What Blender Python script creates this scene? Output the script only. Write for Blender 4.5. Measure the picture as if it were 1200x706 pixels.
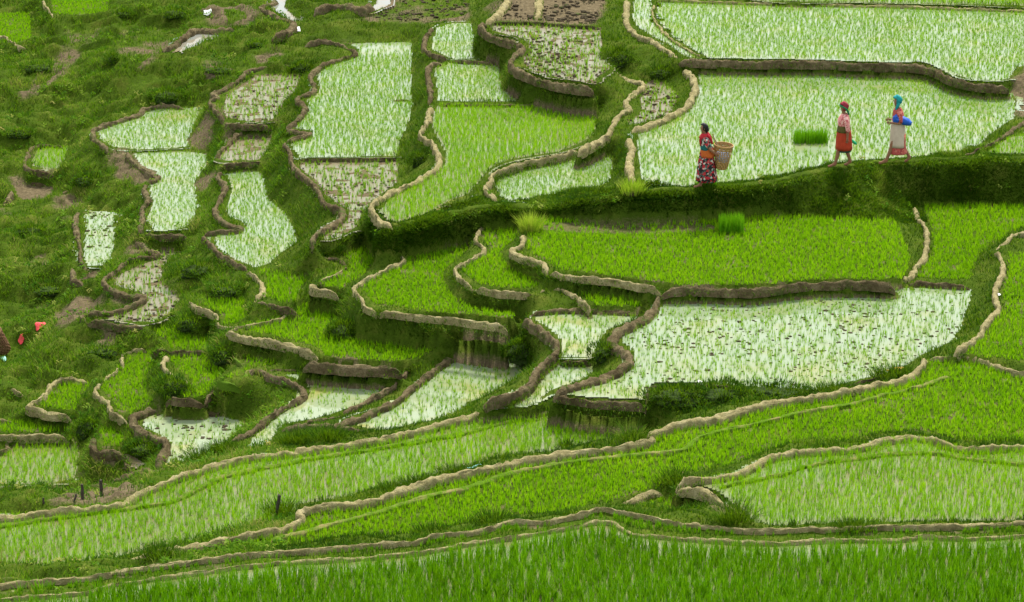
import bpy, bmesh, math, random
import numpy as np
from mathutils import Vector, Matrix
rng = np.random.default_rng(7); random.seed(7)
scene = bpy.context.scene
for o_ in list(bpy.data.objects): bpy.data.objects.remove(o_)
# ---------------------------------------------------------------- camera, sky, sun, exposure
# ---------------------------------------------------------------- camera geometry
HFOV = math.radians(20.0)
PITCH = math.radians(20.0)
CAM = np.array((0.0, 0.0, 20.6))          # height above the women's path (z = 0)
FPX = 600.0 / math.tan(HFOV / 2)
def rays(px, py):
    u = (np.asarray(px, float) - 600.0) / FPX; v = (353.0 - np.asarray(py, float)) / FPX
    c, s = math.cos(PITCH), math.sin(PITCH)
    return np.stack([u, c + v * s, -s + v * c], -1)
def on_level(px, py, z):                   # pixel direction met with the level plane z
    d = rays(px, py); t = (z - CAM[2]) / d[..., 2]
    return CAM + d * t[..., None]
def to_px(p):
    p = np.asarray(p, float) - CAM; c, s = math.cos(PITCH), math.sin(PITCH)
    f = p[..., 1] * c - p[..., 2] * s; up = p[..., 1] * s + p[..., 2] * c
    return 600 + FPX * p[..., 0] / f, 353 - FPX * up / f
cam_d = bpy.data.cameras.new('camera'); cam_o = bpy.data.objects.new('camera', cam_d); scene.collection.objects.link(cam_o)
cam_d.sensor_width = 36; cam_d.lens = 18 / math.tan(HFOV / 2); cam_d.clip_start = 1; cam_d.clip_end = 3000
cam_o.location = CAM; cam_o.rotation_euler = (math.pi / 2 - PITCH, 0, 0); scene.camera = cam_o

SUN_EL, SUN_AZ = math.radians(56), math.radians(14)    # azimuth measured from +Y (away from the camera) towards +X
world = bpy.data.worlds.new('World'); scene.world = world; world.use_nodes = True
wn = world.node_tree; wn.nodes.clear()
w_out = wn.nodes.new('ShaderNodeOutputWorld'); w_bg = wn.nodes.new('ShaderNodeBackground')
w_sky = wn.nodes.new('ShaderNodeTexSky'); w_sky.sky_type = 'NISHITA'; w_sky.sun_disc = False
w_sky.sun_elevation = SUN_EL; w_sky.sun_rotation = SUN_AZ; w_sky.air_density = 1.0; w_sky.dust_density = 4.0; w_sky.ozone_density = 1.0
w_cl = wn.nodes.new('ShaderNodeMix'); w_cl.data_type = 'RGBA'; w_cl.inputs[0].default_value = .72   # closed bright cloud over most of the blue
w_cl.inputs[7].default_value = (10.6, 11.2, 11.2, 1)
wn.links.new(w_sky.outputs[0], w_cl.inputs[6]); wn.links.new(w_cl.outputs[2], w_bg.inputs[0])
w_bg.inputs[1].default_value = 0.075; wn.links.new(w_bg.outputs[0], w_out.inputs[0])
sun_d = bpy.data.lights.new('sun', 'SUN'); sun_d.energy = 3.4; sun_d.angle = math.radians(10); sun_d.color = (1, .96, .88)
sun_o = bpy.data.objects.new('sun', sun_d); scene.collection.objects.link(sun_o)
sun_dir = Vector((math.sin(SUN_AZ) * math.cos(SUN_EL), math.cos(SUN_AZ) * math.cos(SUN_EL), math.sin(SUN_EL)))
sun_o.rotation_euler = sun_dir.to_track_quat('Z', 'Y').to_euler(); sun_o.location = (10, 80, 60)
scene.view_settings.view_transform = 'Standard'; scene.view_settings.look = 'None'
scene.view_settings.exposure = 1.02; scene.view_settings.gamma = 1
scene.render.engine = 'CYCLES'
# ---------------------------------------------------------------- survey of the hillside
# Outlines were read off the photograph in pixels (1200 x 706); each is laid on its own level plane.
W0, H0 = 1200.0, 706.0
# name: (kind, rice height, row spacing, description, outline)
FIELDS = {}
def F(n, kind, desc, pts, h=.26, sp=.2, nb=7): FIELDS[n] = dict(kind=kind, desc=desc, pts=pts, h=h, sp=sp, nb=nb)

# upper right
F('T0','mid','strip of paddy beyond the topmost bund',[(760,0),(1200,0),(1200,8),(1100,4),(1000,2),(900,1),(770,0)])
F('T1a','white','narrow wedge of paddy beside the grassy terrace corner, above the women',[(744,0),(765,0),(764,17),(771,32),(787,47),(807,59),(824,67),(807,67),(794,60),(784,51),(767,43),(750,33),(742,23)],sp=.24)
F('T1','white','wide topmost flooded paddy above the women',[(770,2),(800,2),(900,5),(1000,7),(1100,9),(1200,13),(1200,70),(1192,78),(1182,92),(1170,94),(1140,93),(1117,87),(1100,78),(1080,71),(1060,72),(1010,71),(960,69),(900,68),(830,67),(824,64),(805,53),(790,44),(778,32),(770,20)],h=.3,sp=.21,nb=7)
F('P','white','flooded paddy directly behind the walking women',[(817,84),(850,79),(900,80),(960,82),(1020,82),(1080,84),(1098,93),(1110,104),(1130,108),(1170,108),(1186,109),(1189,125),(1188,138),(1174,147),(1156,160),(1152,166),(1130,178),(1100,182),(1060,185),(1000,189),(960,196),(930,203),(900,210),(850,216),(800,218),(755,212),(749,195),(747,177),(748,156),(765,148),(790,138),(809,130),(817,115),(820,103)],h=.3,sp=.21,nb=7)
F('R1','mid','small wedge of paddy right of the path where the bund curls up',[(1200,150),(1185,160),(1165,172),(1152,180),(1200,181)])
F('R0','mud','earth shelf above the bare brown wall at the right',[(1203,66),(1270,40),(1270,125),(1208,130)])
F('M1','mud_rice','little half-dried paddy inside the hooked bund',[(755,97),(767,94),(779,97),(790,106),(795,113),(791,122),(787,131),(774,138),(757,143),(740,148),(733,146),(736,141),(748,135),(752,127),(749,116),(755,108)])
F('Q0','mud','freshly tilled brown plot at the top',[(584,22),(600,22),(640,24),(680,27),(697,27),(700,20),(707,8),(712,0),(592,0)])
F('Q1','mud_rice','cloddy sparsely planted paddy below the tilled plot',[(573,28),(610,28),(643,29),(677,32),(703,33),(705,47),(705,67),(710,74),(716,79),(705,87),(700,90),(698,97),(680,94),(660,91),(640,88),(624,82),(614,74),(615,66),(622,59),(619,50),(607,42),(590,39),(577,35)])
# column right of the long winding bund
F('N1','white','small flooded paddy at the head of the winding bund',[(512,32),(529,27),(552,27),(554,42),(553,58),(556,68),(535,69),(525,67),(516,62),(507,58),(508,48)])
F('N2','white','flooded paddy below the small one at the head of the winding bund',[(513,73),(551,72),(584,73),(586,94),(589,105),(610,113),(627,118),(600,119),(560,119),(514,118),(512,97),(510,84)])
F('N3','mid','long light green paddy inside the winding bund',[(514,123),(560,124),(600,125),(640,125),(693,125),(700,131),(698,143),(696,155),(688,163),(676,169),(655,177),(630,181),(605,185),(583,191),(571,199),(561,213),(549,227),(522,237),(505,248),(487,255),(467,261),(454,257),(447,246),(455,235),(480,221),(498,208),(521,193),(523,177),(514,163),(506,147),(510,130)],h=.28,sp=.17,nb=8)
F('N4','white','flooded paddy wedged behind the grassy path bank',[(586,206),(605,201),(640,193),(679,183),(708,181),(717,187),(716,205),(712,214),(684,222),(650,229),(622,233),(597,234),(586,231),(586,226),(580,218)],sp=.18,nb=8)
# left middle columns
F('B1','white','tall flooded paddy between two winding bunds',[(395,51),(443,50),(483,49),(482,67),(482,110),(484,122),(477,147),(469,164),(467,182),(410,183),(352,184),(345,175),(340,166),(362,160),(368,153),(345,150),(357,137),(363,124),(360,117),(376,106),(371,88),(385,78),(415,66),(422,58),(410,52)],h=.3,nb=8)
F('B2','mud_rice','muddier paddy continuing below the tall flooded one',[(352,187),(410,186),(466,186),(468,205),(462,217),(447,227),(437,236),(425,250),(418,265),(400,276),(382,280),(376,276),(388,265),(408,256),(410,246),(395,238),(382,228),(370,211),(350,196)],nb=8)
F('F1','green','yellow-green plot on the upper wild slope',[(56,0),(62,16),(95,18),(128,17),(129,0)],h=.2)
F('F2','green','yellow-green plot at the rim of the wild slope',[(0,17),(35,14),(37,43),(24,52),(0,41)],h=.2)
F('P1','pool','puddle cradled by a bent mud bund',[(204,56),(214,45),(234,39),(259,40),(258,45),(241,47),(231,54),(214,60),(205,60)])
F('P2','pool','pale pool behind the lumpy mud bund at the top',[(328,0),(341,0),(334,8),(341,16),(349,23),(345,26),(330,18),(317,8)])
F('P3','pool','pale pool beside the brown mud heap at the top',[(444,0),(459,0),(458,3),(453,7),(440,12),(433,15),(428,13),(438,7),(443,2)])
F('A7','weed','weedy tilled shelf above the tall flooded paddy',[(380,25),(420,23),(470,26),(497,28),(520,22),(548,20),(560,8),(560,0),(470,0),(462,6),(440,18),(415,20)])
F('F3','white','flooded paddy on the shelf below the wild slope',[(115,152),(134,144),(161,137),(171,129),(191,126),(214,126),(231,127),(232,137),(224,154),(219,164),(221,171),(201,173),(161,175),(130,171),(119,164)])
F('F4','white','flooded paddy with a scalloped edge below the shelf paddy',[(156,179),(187,178),(217,177),(241,180),(243,191),(234,204),(228,214),(228,231),(231,236),(227,256),(217,266),(201,269),(181,269),(173,259),(175,246),(180,236),(176,228),(179,217),(187,211),(184,201),(167,194)])
F('F5','mid','tiny flooded paddy on the grassy left slope',[(37,194),(42,177),(54,172),(79,173),(75,187),(67,197),(50,197)])
F('F5b','mud','muddy step below the tiny paddy',[(14,219),(37,218),(62,220),(60,230),(40,234),(22,230)])
F('F6','mud_rice','muddy paddy above the bare brown bank',[(261,122),(268,109),(288,97),(300,88),(320,87),(350,88),(347,107),(333,117),(327,130),(320,139),(307,143),(300,142),(285,141),(266,138),(261,129)])
F('F7','mud_rice','small dull green paddy inside a curved bund',[(256,186),(268,167),(284,158),(300,154),(317,156),(318,167),(310,181),(303,188),(285,187),(264,188)])
F('F8','white','flooded paddy with a wavy left bund below the curved one',[(267,203),(285,201),(300,201),(308,206),(310,217),(313,231),(320,238),(333,249),(345,269),(347,284),(327,298),(315,309),(300,313),(284,307),(268,299),(256,290),(252,281),(256,275),(281,270),(289,266),(284,259),(269,254),(265,243),(269,236),(272,217),(267,208)])
F('F9','white','narrow upright flooded paddy on the left slope',[(98,249),(134,248),(132,266),(134,286),(130,303),(120,311),(104,311),(98,300),(100,279),(101,263)],sp=.24)
F('F9b','mud','muddy step below the narrow upright paddy',[(101,315),(122,315),(113,325),(93,326)])
F('F10','mud_rice','hourglass shaped muddy paddy with the bund spur',[(134,325),(147,317),(187,301),(186,291),(184,283),(207,283),(201,296),(191,313),(189,330),(207,343),(212,350),(204,360),(197,368),(181,376),(161,376),(134,374),(124,370),(140,366),(167,358),(174,350),(164,342),(144,337),(134,333)])
F('F10b','mud','muddy hollow under the bund spur',[(90,351),(112,350),(118,358),(101,359)])
# bright green small terraces
F('X0','green','bright green terrace above the long shaggy bank',[(462,279),(495,279),(537,279),(548,275),(552,284),(550,293),(540,302),(527,312),(520,320),(522,332),(530,345),(545,355),(560,361),(600,366),(604,369),(598,373),(560,369),(520,366),(480,362),(445,357),(433,354),(430,345),(422,337),(428,331),(442,322),(462,313),(477,304),(472,297),(460,290),(458,283)],h=.26,sp=.15,nb=8)
F('X1','green','bright green terrace beside the pale rice tuft',[(569,262),(590,256),(607,255),(606,270),(604,282),(592,290),(588,297),(592,308),(605,317),(620,325),(635,334),(630,337),(600,337),(575,335),(558,331),(546,323),(540,317),(545,311),(560,302),(572,293),(574,289),(566,284),(563,275)],h=.28,sp=.15,nb=8)
F('X2','green','thin green strip under the curved bund',[(662,335),(700,335),(740,339),(756,341),(752,352),(752,359),(719,358),(700,358),(694,355),(682,347),(668,340)],h=.28,sp=.16)
F('Z1','green','broad bright green terrace below the path bank',[(640,248),(700,249),(760,247),(840,247),(900,251),(960,254),(1020,256),(1048,258),(1055,270),(1060,285),(1066,300),(1064,315),(1055,326),(1020,327),(980,326),(940,328),(900,332),(860,333),(800,334),(760,328),(700,321),(650,315),(640,306),(620,297),(614,285),(619,270),(625,258)],h=.27,sp=.16,nb=8)
F('Z2','green','green terrace between two bunds under the path bank',[(1079,240),(1140,239),(1200,240),(1200,268),(1185,270),(1176,280),(1166,286),(1155,292),(1148,301),(1142,314),(1139,328),(1100,327),(1072,325),(1080,314),(1091,299),(1093,280),(1090,264),(1083,252)],h=.28,sp=.16,nb=8)
F('W','white','large white flooded paddy strewn with dark clods',[(783,342),(820,341),(870,343),(900,341),(950,335),(1010,334),(1050,337),(1100,337),(1138,339),(1136,355),(1130,370),(1125,385),(1112,400),(1095,409),(1080,415),(1066,425),(1040,436),(1000,446),(960,456),(930,455),(880,452),(840,448),(800,447),(765,448),(758,460),(752,467),(720,466),(685,464),(668,461),(690,450),(715,442),(740,430),(745,420),(740,408),(728,398),(735,388),(755,377),(772,365),(780,352)],h=.32,sp=.28,nb=7)
F('Y1','yellow','small white flooded paddy between two brown bunds',[(630,368),(660,367),(710,367),(749,370),(740,377),(719,383),(710,387),(704,397),(697,410),(693,417),(660,418),(658,416),(659,400),(653,392),(641,382),(629,375)],sp=.22)
F('Y2','yellow','tapering white flooded paddy below the thin cross bund',[(657,424),(693,424),(695,434),(688,441),(677,447),(660,452),(645,457),(636,463),(632,470),(615,475),(590,476),(575,473),(590,468),(610,462),(622,452),(630,440),(640,430),(652,425)],sp=.22)
F('C1','green','small green terrace under the path bank end',[(380,297),(400,291),(430,290),(445,293),(447,300),(455,304),(443,313),(430,320),(418,328),(408,333),(398,337),(380,335),(370,331),(385,322),(405,313),(413,307),(400,300)],h=.28,sp=.16)
F('C2','green','small green terrace right of the stepped bund',[(297,314),(320,318),(345,324),(365,322),(355,335),(350,345),(345,353),(335,354),(315,350),(306,346),(311,338),(310,326)],h=.28,sp=.16)
F('C3','green','green terrace below the long shaggy bank',[(276,382),(305,377),(325,373),(342,365),(353,358),(365,350),(392,350),(396,365),(398,382),(413,396),(444,402),(487,408),(512,411),(487,420),(457,423),(400,419),(378,417),(372,407),(340,398),(313,392),(293,388)],h=.28,sp=.16)
F('D0','green','small green terrace at the foot of the dark slope',[(228,350),(285,349),(288,364),(293,373),(275,379),(258,380),(259,372),(253,365),(235,357)],h=.28,sp=.16)
F('D1','green','uneven green patch among shaggy clumps',[(176,385),(190,380),(203,375),(212,388),(222,394),(240,396),(246,385),(254,382),(258,388),(248,400),(243,411),(215,409),(197,408),(195,400),(185,394)],h=.28,sp=.16)
F('D2','green','yellowish green terrace behind the white pond paddy',[(201,413),(240,413),(248,424),(262,430),(270,432),(262,438),(253,443),(250,452),(240,462),(233,465),(215,464),(208,460),(222,452),(223,446),(213,437),(202,430),(198,422)],h=.28,sp=.16)
F('D3','green','green terrace with a crumbling left bund',[(151,413),(178,410),(186,414),(184,425),(174,436),(171,450),(172,462),(180,470),(170,475),(160,480),(152,485),(140,482),(134,476),(130,468),(121,461),(118,454),(122,446),(140,428),(147,420)],h=.28,sp=.16)
F('E1','green','narrow green ledge under the shaggy terrace edge',[(282,415),(300,411),(325,416),(332,424),(325,428),(305,429),(293,433),(285,443),(266,443),(262,441),(275,436),(286,431),(288,425)],h=.28,sp=.16)
F('V0','yellow','white pond-like paddy at the foot of the brown bank',[(167,493),(176,487),(197,484),(234,485),(262,487),(287,495),(268,513),(261,520),(234,537),(231,545),(210,552),(197,549),(198,533),(201,517),(185,507),(171,502)],sp=.26)
F('V1b','yellow','hooked white flooded paddy around the brown spur',[(332,438),(367,438),(420,440),(457,442),(456,453),(436,466),(424,472),(400,481),(370,490),(332,496),(324,505),(318,518),(300,524),(290,524),(299,510),(316,496),(331,484),(349,475),(364,463),(362,453),(348,444)],sp=.24)
F('V1','yellow','white flooded paddy below the diagonal double bund',[(560,403),(593,404),(594,416),(600,424),(615,430),(617,438),(602,452),(585,458),(562,466),(548,471),(540,481),(517,490),(480,500),(460,504),(434,502),(412,496),(416,490),(440,483),(467,474),(488,458),(509,441),(536,420)],sp=.23,h=.3)
F('L1','green','small green terrace on the lower left slope',[(75,446),(107,448),(107,452),(96,462),(92,473),(87,480),(67,479),(50,476),(42,472),(54,465),(64,454)],h=.28,sp=.16)
F('L2','green','thin green strip below the lower left terrace',[(0,497),(25,492),(55,492),(85,494),(86,500),(82,505),(50,506),(10,506),(0,506)],h=.28,sp=.16)
F('L3','mid','green paddy in front of the dark gully',[(12,513),(50,513),(85,512),(90,520),(92,530),(90,545),(86,560),(60,566),(0,566),(0,540),(15,530)],h=.3,sp=.17,nb=8)
F('L4','white','sliver of flooded paddy beside the wooden stakes',[(0,577),(40,577),(75,577),(60,585),(35,592),(0,597)])
F('U','green','tiny green terrace on the gully edge',[(116,503),(125,500),(142,498),(146,510),(140,523),(117,522)],h=.28,sp=.15)
F('U2','pool','yellowish puddle below the tiny gully terrace',[(132,531),(148,532),(160,537),(167,543),(162,548),(157,548),(153,540),(146,534)])
# near side
F('J','mid','long light green paddy along the valley floor',[(0,609),(67,603),(117,598),(144,593),(167,581),(201,565),(234,554),(267,544),(300,538),(337,534),(367,529),(434,520),(484,509),(527,498),(567,488),(600,486),(633,487),(660,484),(690,485),(740,488),(757,492),(752,506),(755,514),(734,516),(684,521),(633,529),(600,534),(534,549),(474,565),(434,579),(384,585),(350,590),(345,600),(325,612),(300,617),(241,629),(174,642),(124,656),(50,665),(0,668)],h=.32,sp=.17,nb=8)
F('I','green','long yellow-green paddy above the valley floor',[(1094,419),(1115,421),(1137,424),(1158,429),(1180,437),(1200,442),(1200,515),(1141,518),(1117,514),(1080,504),(1040,506),(1000,516),(927,521),(895,530),(875,542),(865,547),(837,551),(807,554),(785,560),(768,571),(740,578),(720,586),(705,590),(673,597),(640,602),(600,603),(575,610),(534,617),(507,620),(484,628),(434,630),(367,636),(300,640),(231,648),(137,662),(117,665),(0,680),(0,676),(50,674),(124,665),(174,652),(241,639),(300,627),(327,622),(357,609),(384,596),(434,590),(474,576),(534,560),(600,545),(633,540),(684,532),(734,526),(766,518),(766,510),(794,501),(841,493),(900,476),(967,466),(1010,457),(1067,443),(1088,422)],h=.27,sp=.17,nb=8)
F('K','green','green terrace climbing beside the pale bund at the right',[(1180,298),(1200,290),(1200,432),(1150,418),(1122,412),(1140,402),(1157,388),(1164,375),(1175,362),(1175,350),(1175,335),(1181,315)],h=.26,sp=.16,nb=8)
F('H','mid','bright lens shaped paddy behind the double ridge',[(812,566),(840,561),(868,557),(885,548),(900,540),(928,533),(1000,528),(1040,518),(1080,516),(1117,526),(1141,529),(1200,527),(1200,607),(1114,611),(1050,612),(967,613),(900,616),(885,612),(878,603),(862,590),(846,577),(830,570)],h=.34,sp=.17,nb=8)
F('S','green','triangular green patch below the crumbling dirt corner',[(740,590),(765,585),(795,580),(815,583),(835,592),(842,603),(850,611),(841,612),(794,606),(755,598)],h=.24,sp=.17)
F('G1b','dark','planted strip between the two thin tan ridges',[(0,689),(117,677),(231,659),(300,650),(367,647),(434,640),(484,638),(534,626),(577,620),(600,613),(640,612),(673,606),(707,600),(750,607),(794,615),(841,620),(900,624),(1050,620),(1200,615),(1200,622),(1134,625),(1087,623),(1050,626),(967,627),(900,629),(800,625),(745,619),(710,605),(660,613),(600,624),(554,630),(500,640),(444,646),(367,651),(300,656),(130,679),(100,688),(0,697)],h=.17,sp=.13,nb=9)
F('G1','dark','deep green paddy in front of the double ridge',[(0,704),(100,696),(130,688),(300,665),(367,660),(444,655),(500,649),(554,639),(600,633),(660,622),(710,614),(740,627),(800,634),(900,638),(1050,635),(1087,631),(1134,633),(1200,630),(1200,706),(0,706)],h=.42,sp=.18,nb=10)
# unplanted ground on the wild slope (level marks only)
for n_, p_ in {'w1':[(0,125),(14,126),(20,138),(0,140)],'w2':[(0,242),(20,240),(26,250),(0,254)],'w3':[(22,305),(55,300),(60,314),(30,318)],'w4':[(34,352),(62,346),(66,354),(40,362)],'w5':[(0,408),(22,402),(40,408),(10,420)],
  'a1':[(82,33),(110,32),(116,45),(108,54),(90,54),(82,45)],'a2':[(40,92),(60,80),(80,66),(88,68),(72,82),(50,98)],'a3':[(140,45),(160,30),(190,32),(195,45),(185,60),(165,75),(145,80),(137,65)],'a4':[(82,90),(96,87),(106,93),(94,99)],'a6':[(312,62),(328,60),(332,70),(318,74)],'a8':[(235,70),(260,62),(285,70),(270,84),(240,84)],
  'd1':[(766,486),(800,485),(850,480),(900,471),(945,462),(935,459),(900,463),(860,469),(800,476),(768,479)],
  'a9':[(262,12),(285,10),(290,20),(268,24)]}.items():
    F(n_, 'wild', 'wild slope', p_)

# bunds: name -> (field whose level it rims, half width m, height m, outline, description)
BUNDS = []
def Bd(f, w, h, desc, pts, kind='mud'): BUNDS.append((f, w, h, desc, pts, kind))
Bd('T1',.10,.10,'thin tan bund along the topmost paddy edge',[(765,-1),(900,3),(950,4),(1040,6),(1100,8),(1200,11),(1290,14)])
Bd('T1',.10,.08,'thin crooked bund splitting the wedge from the topmost paddy',[(767,4),(765,15),(772,30),(788,45),(807,57),(824,66)])
Bd('T1',.20,.16,'lumpy tan bund along the wedge of the topmost paddy',[(735,-3),(734,23),(744,37),(764,47),(780,57),(794,66)])
Bd('T1',.17,.15,'long straight brown-faced bund behind the women',[(794,67),(834,70),(900,71),(953,71),(1027,74),(1074,75),(1097,81),(1114,90),(1141,97),(1167,99),(1183,98)])
Bd('P',.22,.17,'hooked pale bund curling round the little half-dried paddy',[(800,80),(810,87),(815,98),(813,108),(807,120),(797,128),(780,137),(760,145),(739,151)])
Bd('P',.20,.15,'short pale bund running down to the woman with the basket',[(735,159),(740,167),(740,178),(736,187),(740,200),(742,212)])
Bd('R1',.13,.12,'pale bund sweeping up from the path beside the brown wall',[(1225,126),(1200,142),(1182,154),(1164,166),(1144,175),(1126,181)])
Bd('M1',.22,.15,'broad trodden bund zigzagging above the light green paddy',[(718,82),(733,91),(747,94),(754,99),(747,105),(738,112),(734,120),(738,126),(728,131),(722,137),(718,145),(711,156),(695,166),(678,174)])
Bd('N3',.13,.13,'tan bund between the light green paddy and the wedged one',[(679,173),(655,181),(630,186),(607,191),(588,197),(578,203),(574,213),(569,220),(578,228),(582,232)])
Bd('N4',.12,.08,'stub of tan bund lying on the path bank crest',[(554,233),(568,232),(582,234)])
Bd('Q1',.20,.16,'wavy brown bund round the cloddy paddy',[(571,26),(564,30),(570,37),(585,43),(602,48),(612,53),(609,59),(601,66),(599,74),(610,82),(627,89),(643,94),(663,98),(683,101),(697,101)])
Bd('Q0',.09,.07,'dark thin edge under the tilled plot',[(573,25),(610,25),(640,26),(680,29),(704,30)],'dark')
Bd('Q0',.26,.16,'broad pale ridge at the rim of the tilled plot',[(594,-3),(593,3),(586,12),(578,18),(571,24)])
Bd('Q0',.22,.10,'broad pale ridge crossing the tilled plot',[(632,-4),(632,6),(631,14),(629,20)])
Bd('N1',.17,.14,'lumpy bund at the head of the winding column',[(507,29),(505,33),(499,42),(497,55),(504,62),(514,65),(525,68)])
Bd('N1',.08,.06,'thin line of mud between the two small flooded paddies',[(525,69),(551,71),(585,72)])
Bd('N2',.17,.15,'lumpy bund beside the second small flooded paddy',[(520,71),(509,73),(502,78),(502,93),(505,107),(504,118)])
Bd('N2',.10,.09,'straight dark bund above the light green paddy',[(510,121),(560,122),(600,122),(640,122),(690,121)])
Bd('N3',.18,.15,'long winding tan bund on the left of the light green paddy',[(504,122),(501,140),(492,154),(498,161),(508,167),(514,180),(514,191),(503,201),(487,211),(457,224),(441,234),(435,240),(440,250),(446,257),(460,263)])
Bd('B1',.18,.15,'winding bund down the left of the tall flooded paddy',[(357,50),(370,47),(384,47),(405,54),(417,60),(407,65),(388,71),(373,78),(364,88),(369,100),(364,107),(348,113),(357,124),(350,137),(334,149)])
Bd('B1',.15,.13,'loop of mud bund poking into the tall flooded paddy',[(334,149),(350,153),(364,155),(350,160),(331,164)])
Bd('B2',.18,.15,'rough brown bund below the loop, beside the muddier paddy',[(331,164),(340,177),(344,194),(363,210),(374,224),(379,235),(398,243),(402,252),(385,263),(371,273),(365,285)])
Bd('B1',.07,.05,'thin mud line across the foot of the tall flooded paddy',[(348,185),(410,184.5),(467,184)])
Bd('B1',.09,.06,'short mud tongue in the tall flooded paddy',[(455,117),(470,116),(487,117)])
Bd('F1',.10,.10,'tan lip beside the yellow-green plot',[(50,-2),(53,5),(58,12),(62,17)])
Bd('F2',.10,.10,'tan lip under the rim plot',[(-10,40),(6,43),(15,49),(24,54),(33,53)])
Bd('P1',.22,.18,'bent lumpy bund round the puddle',[(279,32),(255,34),(237,33),(225,35),(213,44),(202,52),(189,57)])
Bd('P2',.24,.18,'lumpy zigzag bund beside the pale pool',[(326,-2),(306,7),(319,15),(334,22),(344,28),(331,37),(318,40)])
Bd('P3',.30,.25,'brown mud heap beside the small pale pool',[(367,9),(390,5),(410,5),(425,8),(437,3)])
Bd('F3',.17,.14,'tan bund round the shelf paddy',[(218,124),(190,122),(170,126),(160,133),(134,141),(112,149),(108,155),(115,165),(126,173)])
Bd('F4',.16,.14,'brown bund on the lip of the bare left bank',[(148,176),(153,184),(163,195),(182,203),(184,207),(172,212)])
Bd('F4',.17,.14,'scalloped brown bund beside the flooded paddy',[(172,212),(169,222),(174,232),(166,243),(168,256),(164,268)])
Bd('F4',.12,.10,'dark low bund below the scalloped paddy',[(168,270),(185,274),(205,274),(217,270)])
Bd('F5',.13,.12,'tan bund round the tiny left paddy',[(79,170),(55,169),(38,171),(32,182),(30,195),(45,199),(64,200)])
Bd('F5b',.10,.10,'brown lip of the muddy step',[(14,210),(30,213),(46,215),(62,216)])
Bd('F5b',.14,.12,'lumpy tan ridge under the muddy step',[(4,236),(12,228),(14,220)])
Bd('F5b',.13,.12,'loose tan ridge beside the muddy step',[(55,234),(70,227),(85,219)])
Bd('F6',.16,.14,'tan bund over the muddy paddy',[(345,75),(325,77),(305,79),(290,83),(278,93),(264,102),(250,107),(255,113),(245,117),(252,127),(262,138)])
Bd('F6',.13,.11,'tan bund below the muddy paddy',[(262,140),(275,144),(300,145),(318,145)])
Bd('F7',.15,.13,'curved tan bund round the dull green paddy',[(318,151),(300,151),(284,154),(272,162),(262,172),(251,183)])
Bd('F7',.10,.09,'dark low bund under the dull green paddy',[(256,191),(275,191),(300,189),(306,186)])
Bd('F8',.17,.14,'wavy tan bund beside the flooded left paddy',[(262,199),(256,205),(264,215),(262,225),(255,236),(252,243),(256,253),(268,260),(282,264),(276,268),(252,270),(236,273)])
Bd('F8',.17,.14,'rough bund dropping away below the wavy one',[(236,273),(244,283),(256,293),(270,303),(284,311),(290,316)])
Bd('F9',.16,.14,'tan bund on the left of the narrow upright paddy',[(92,246),(88,258),(90,275),(94,290),(94,302),(100,312)])
Bd('F9b',.15,.13,'tan lumps below the narrow upright paddy',[(84,312),(86,325),(96,330),(103,331)])
Bd('F10',.19,.16,'long lumpy bund spur on the left of the hourglass paddy',[(164,272),(163,284),(180,293),(184,296),(165,300),(148,305),(138,313),(131,318),(122,325),(126,333),(140,340),(158,344),(168,347),(160,353),(140,360),(118,364),(98,363)])
Bd('F10',.12,.11,'brown bund along the foot of the hourglass paddy',[(102,373),(120,376),(145,380),(172,380)])
Bd('X0',.13,.12,'pale bund on the left of the bright green terrace',[(455,278),(452,290),(460,297),(473,303),(457,312),(440,319),(424,328),(415,336),(423,347),(428,357),(442,361)])
Bd('X0',.11,.11,'thin pale bund on the crest of the long shaggy bank',[(442,361),(460,364),(500,369),(541,373),(594,380)])
Bd('X1',.12,.12,'pale zigzag bund left of the tufted terrace',[(567,262),(558,275),(560,284),(568,290),(557,299),(541,309),(532,315),(541,325),(554,334)])
Bd('X1',.10,.10,'thin pale bund along the foot of the tufted terrace',[(554,334),(578,339),(600,341),(629,342)])
Bd('X2',.13,.12,'pale bund stub descending from the curved bund',[(642,337),(659,338),(672,343),(685,352),(692,357)])
Bd('Z1',.16,.14,'pale curved bund at the left of the broad green terrace',[(614,272),(612,285),(601,291),(614,299),(636,306),(642,316)])
Bd('Z1',.12,.12,'long thin bund under the broad green terrace',[(642,316),(670,321),(719,326),(750,332),(775,337)])
Bd('Z1',.14,.13,'long brown bund between green terrace and white paddy',[(775,337),(820,336),(870,338),(900,336),(950,330),(1010,329),(1050,331)])
Bd('Z2',.17,.14,'pale upright bund below the path bank',[(1070,240),(1076,255),(1084,265),(1087,277),(1085,291),(1082,301),(1073,312),(1066,323),(1054,330)])
Bd('Z2',.12,.12,'brown bund at the top right of the white paddy',[(1060,329),(1100,331),(1140,334)])
Bd('K',.17,.14,'pale winding bund on the right above the white paddy',[(1166,292),(1172,300),(1177,312),(1173,325),(1167,336),(1168,352),(1169,361),(1157,375),(1149,388),(1135,400),(1117,410)])
Bd('K',.12,.11,'pale bund curling off the right edge',[(1260,270),(1200,271),(1189,273),(1180,281),(1172,288),(1164,292)])
Bd('K',.06,.05,'faint mud line across the right terrace',[(1177,345),(1200,345),(1250,345)])
Bd('W',.22,.18,'stout brown bund between the two white paddies',[(771,340),(769,353),(760,366),(741,378),(721,389),(718,399),(733,411),(737,422),(724,432),(700,440),(674,448),(648,457)])
Bd('W',.10,.09,'thin tan lip along the white paddy foot',[(650,460),(670,465),(700,469),(740,471),(757,470)])
Bd('Y1',.13,.12,'brown bund at the head of the small white paddy',[(618,366),(635,364),(660,362),(694,362),(719,363),(749,365)])
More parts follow.
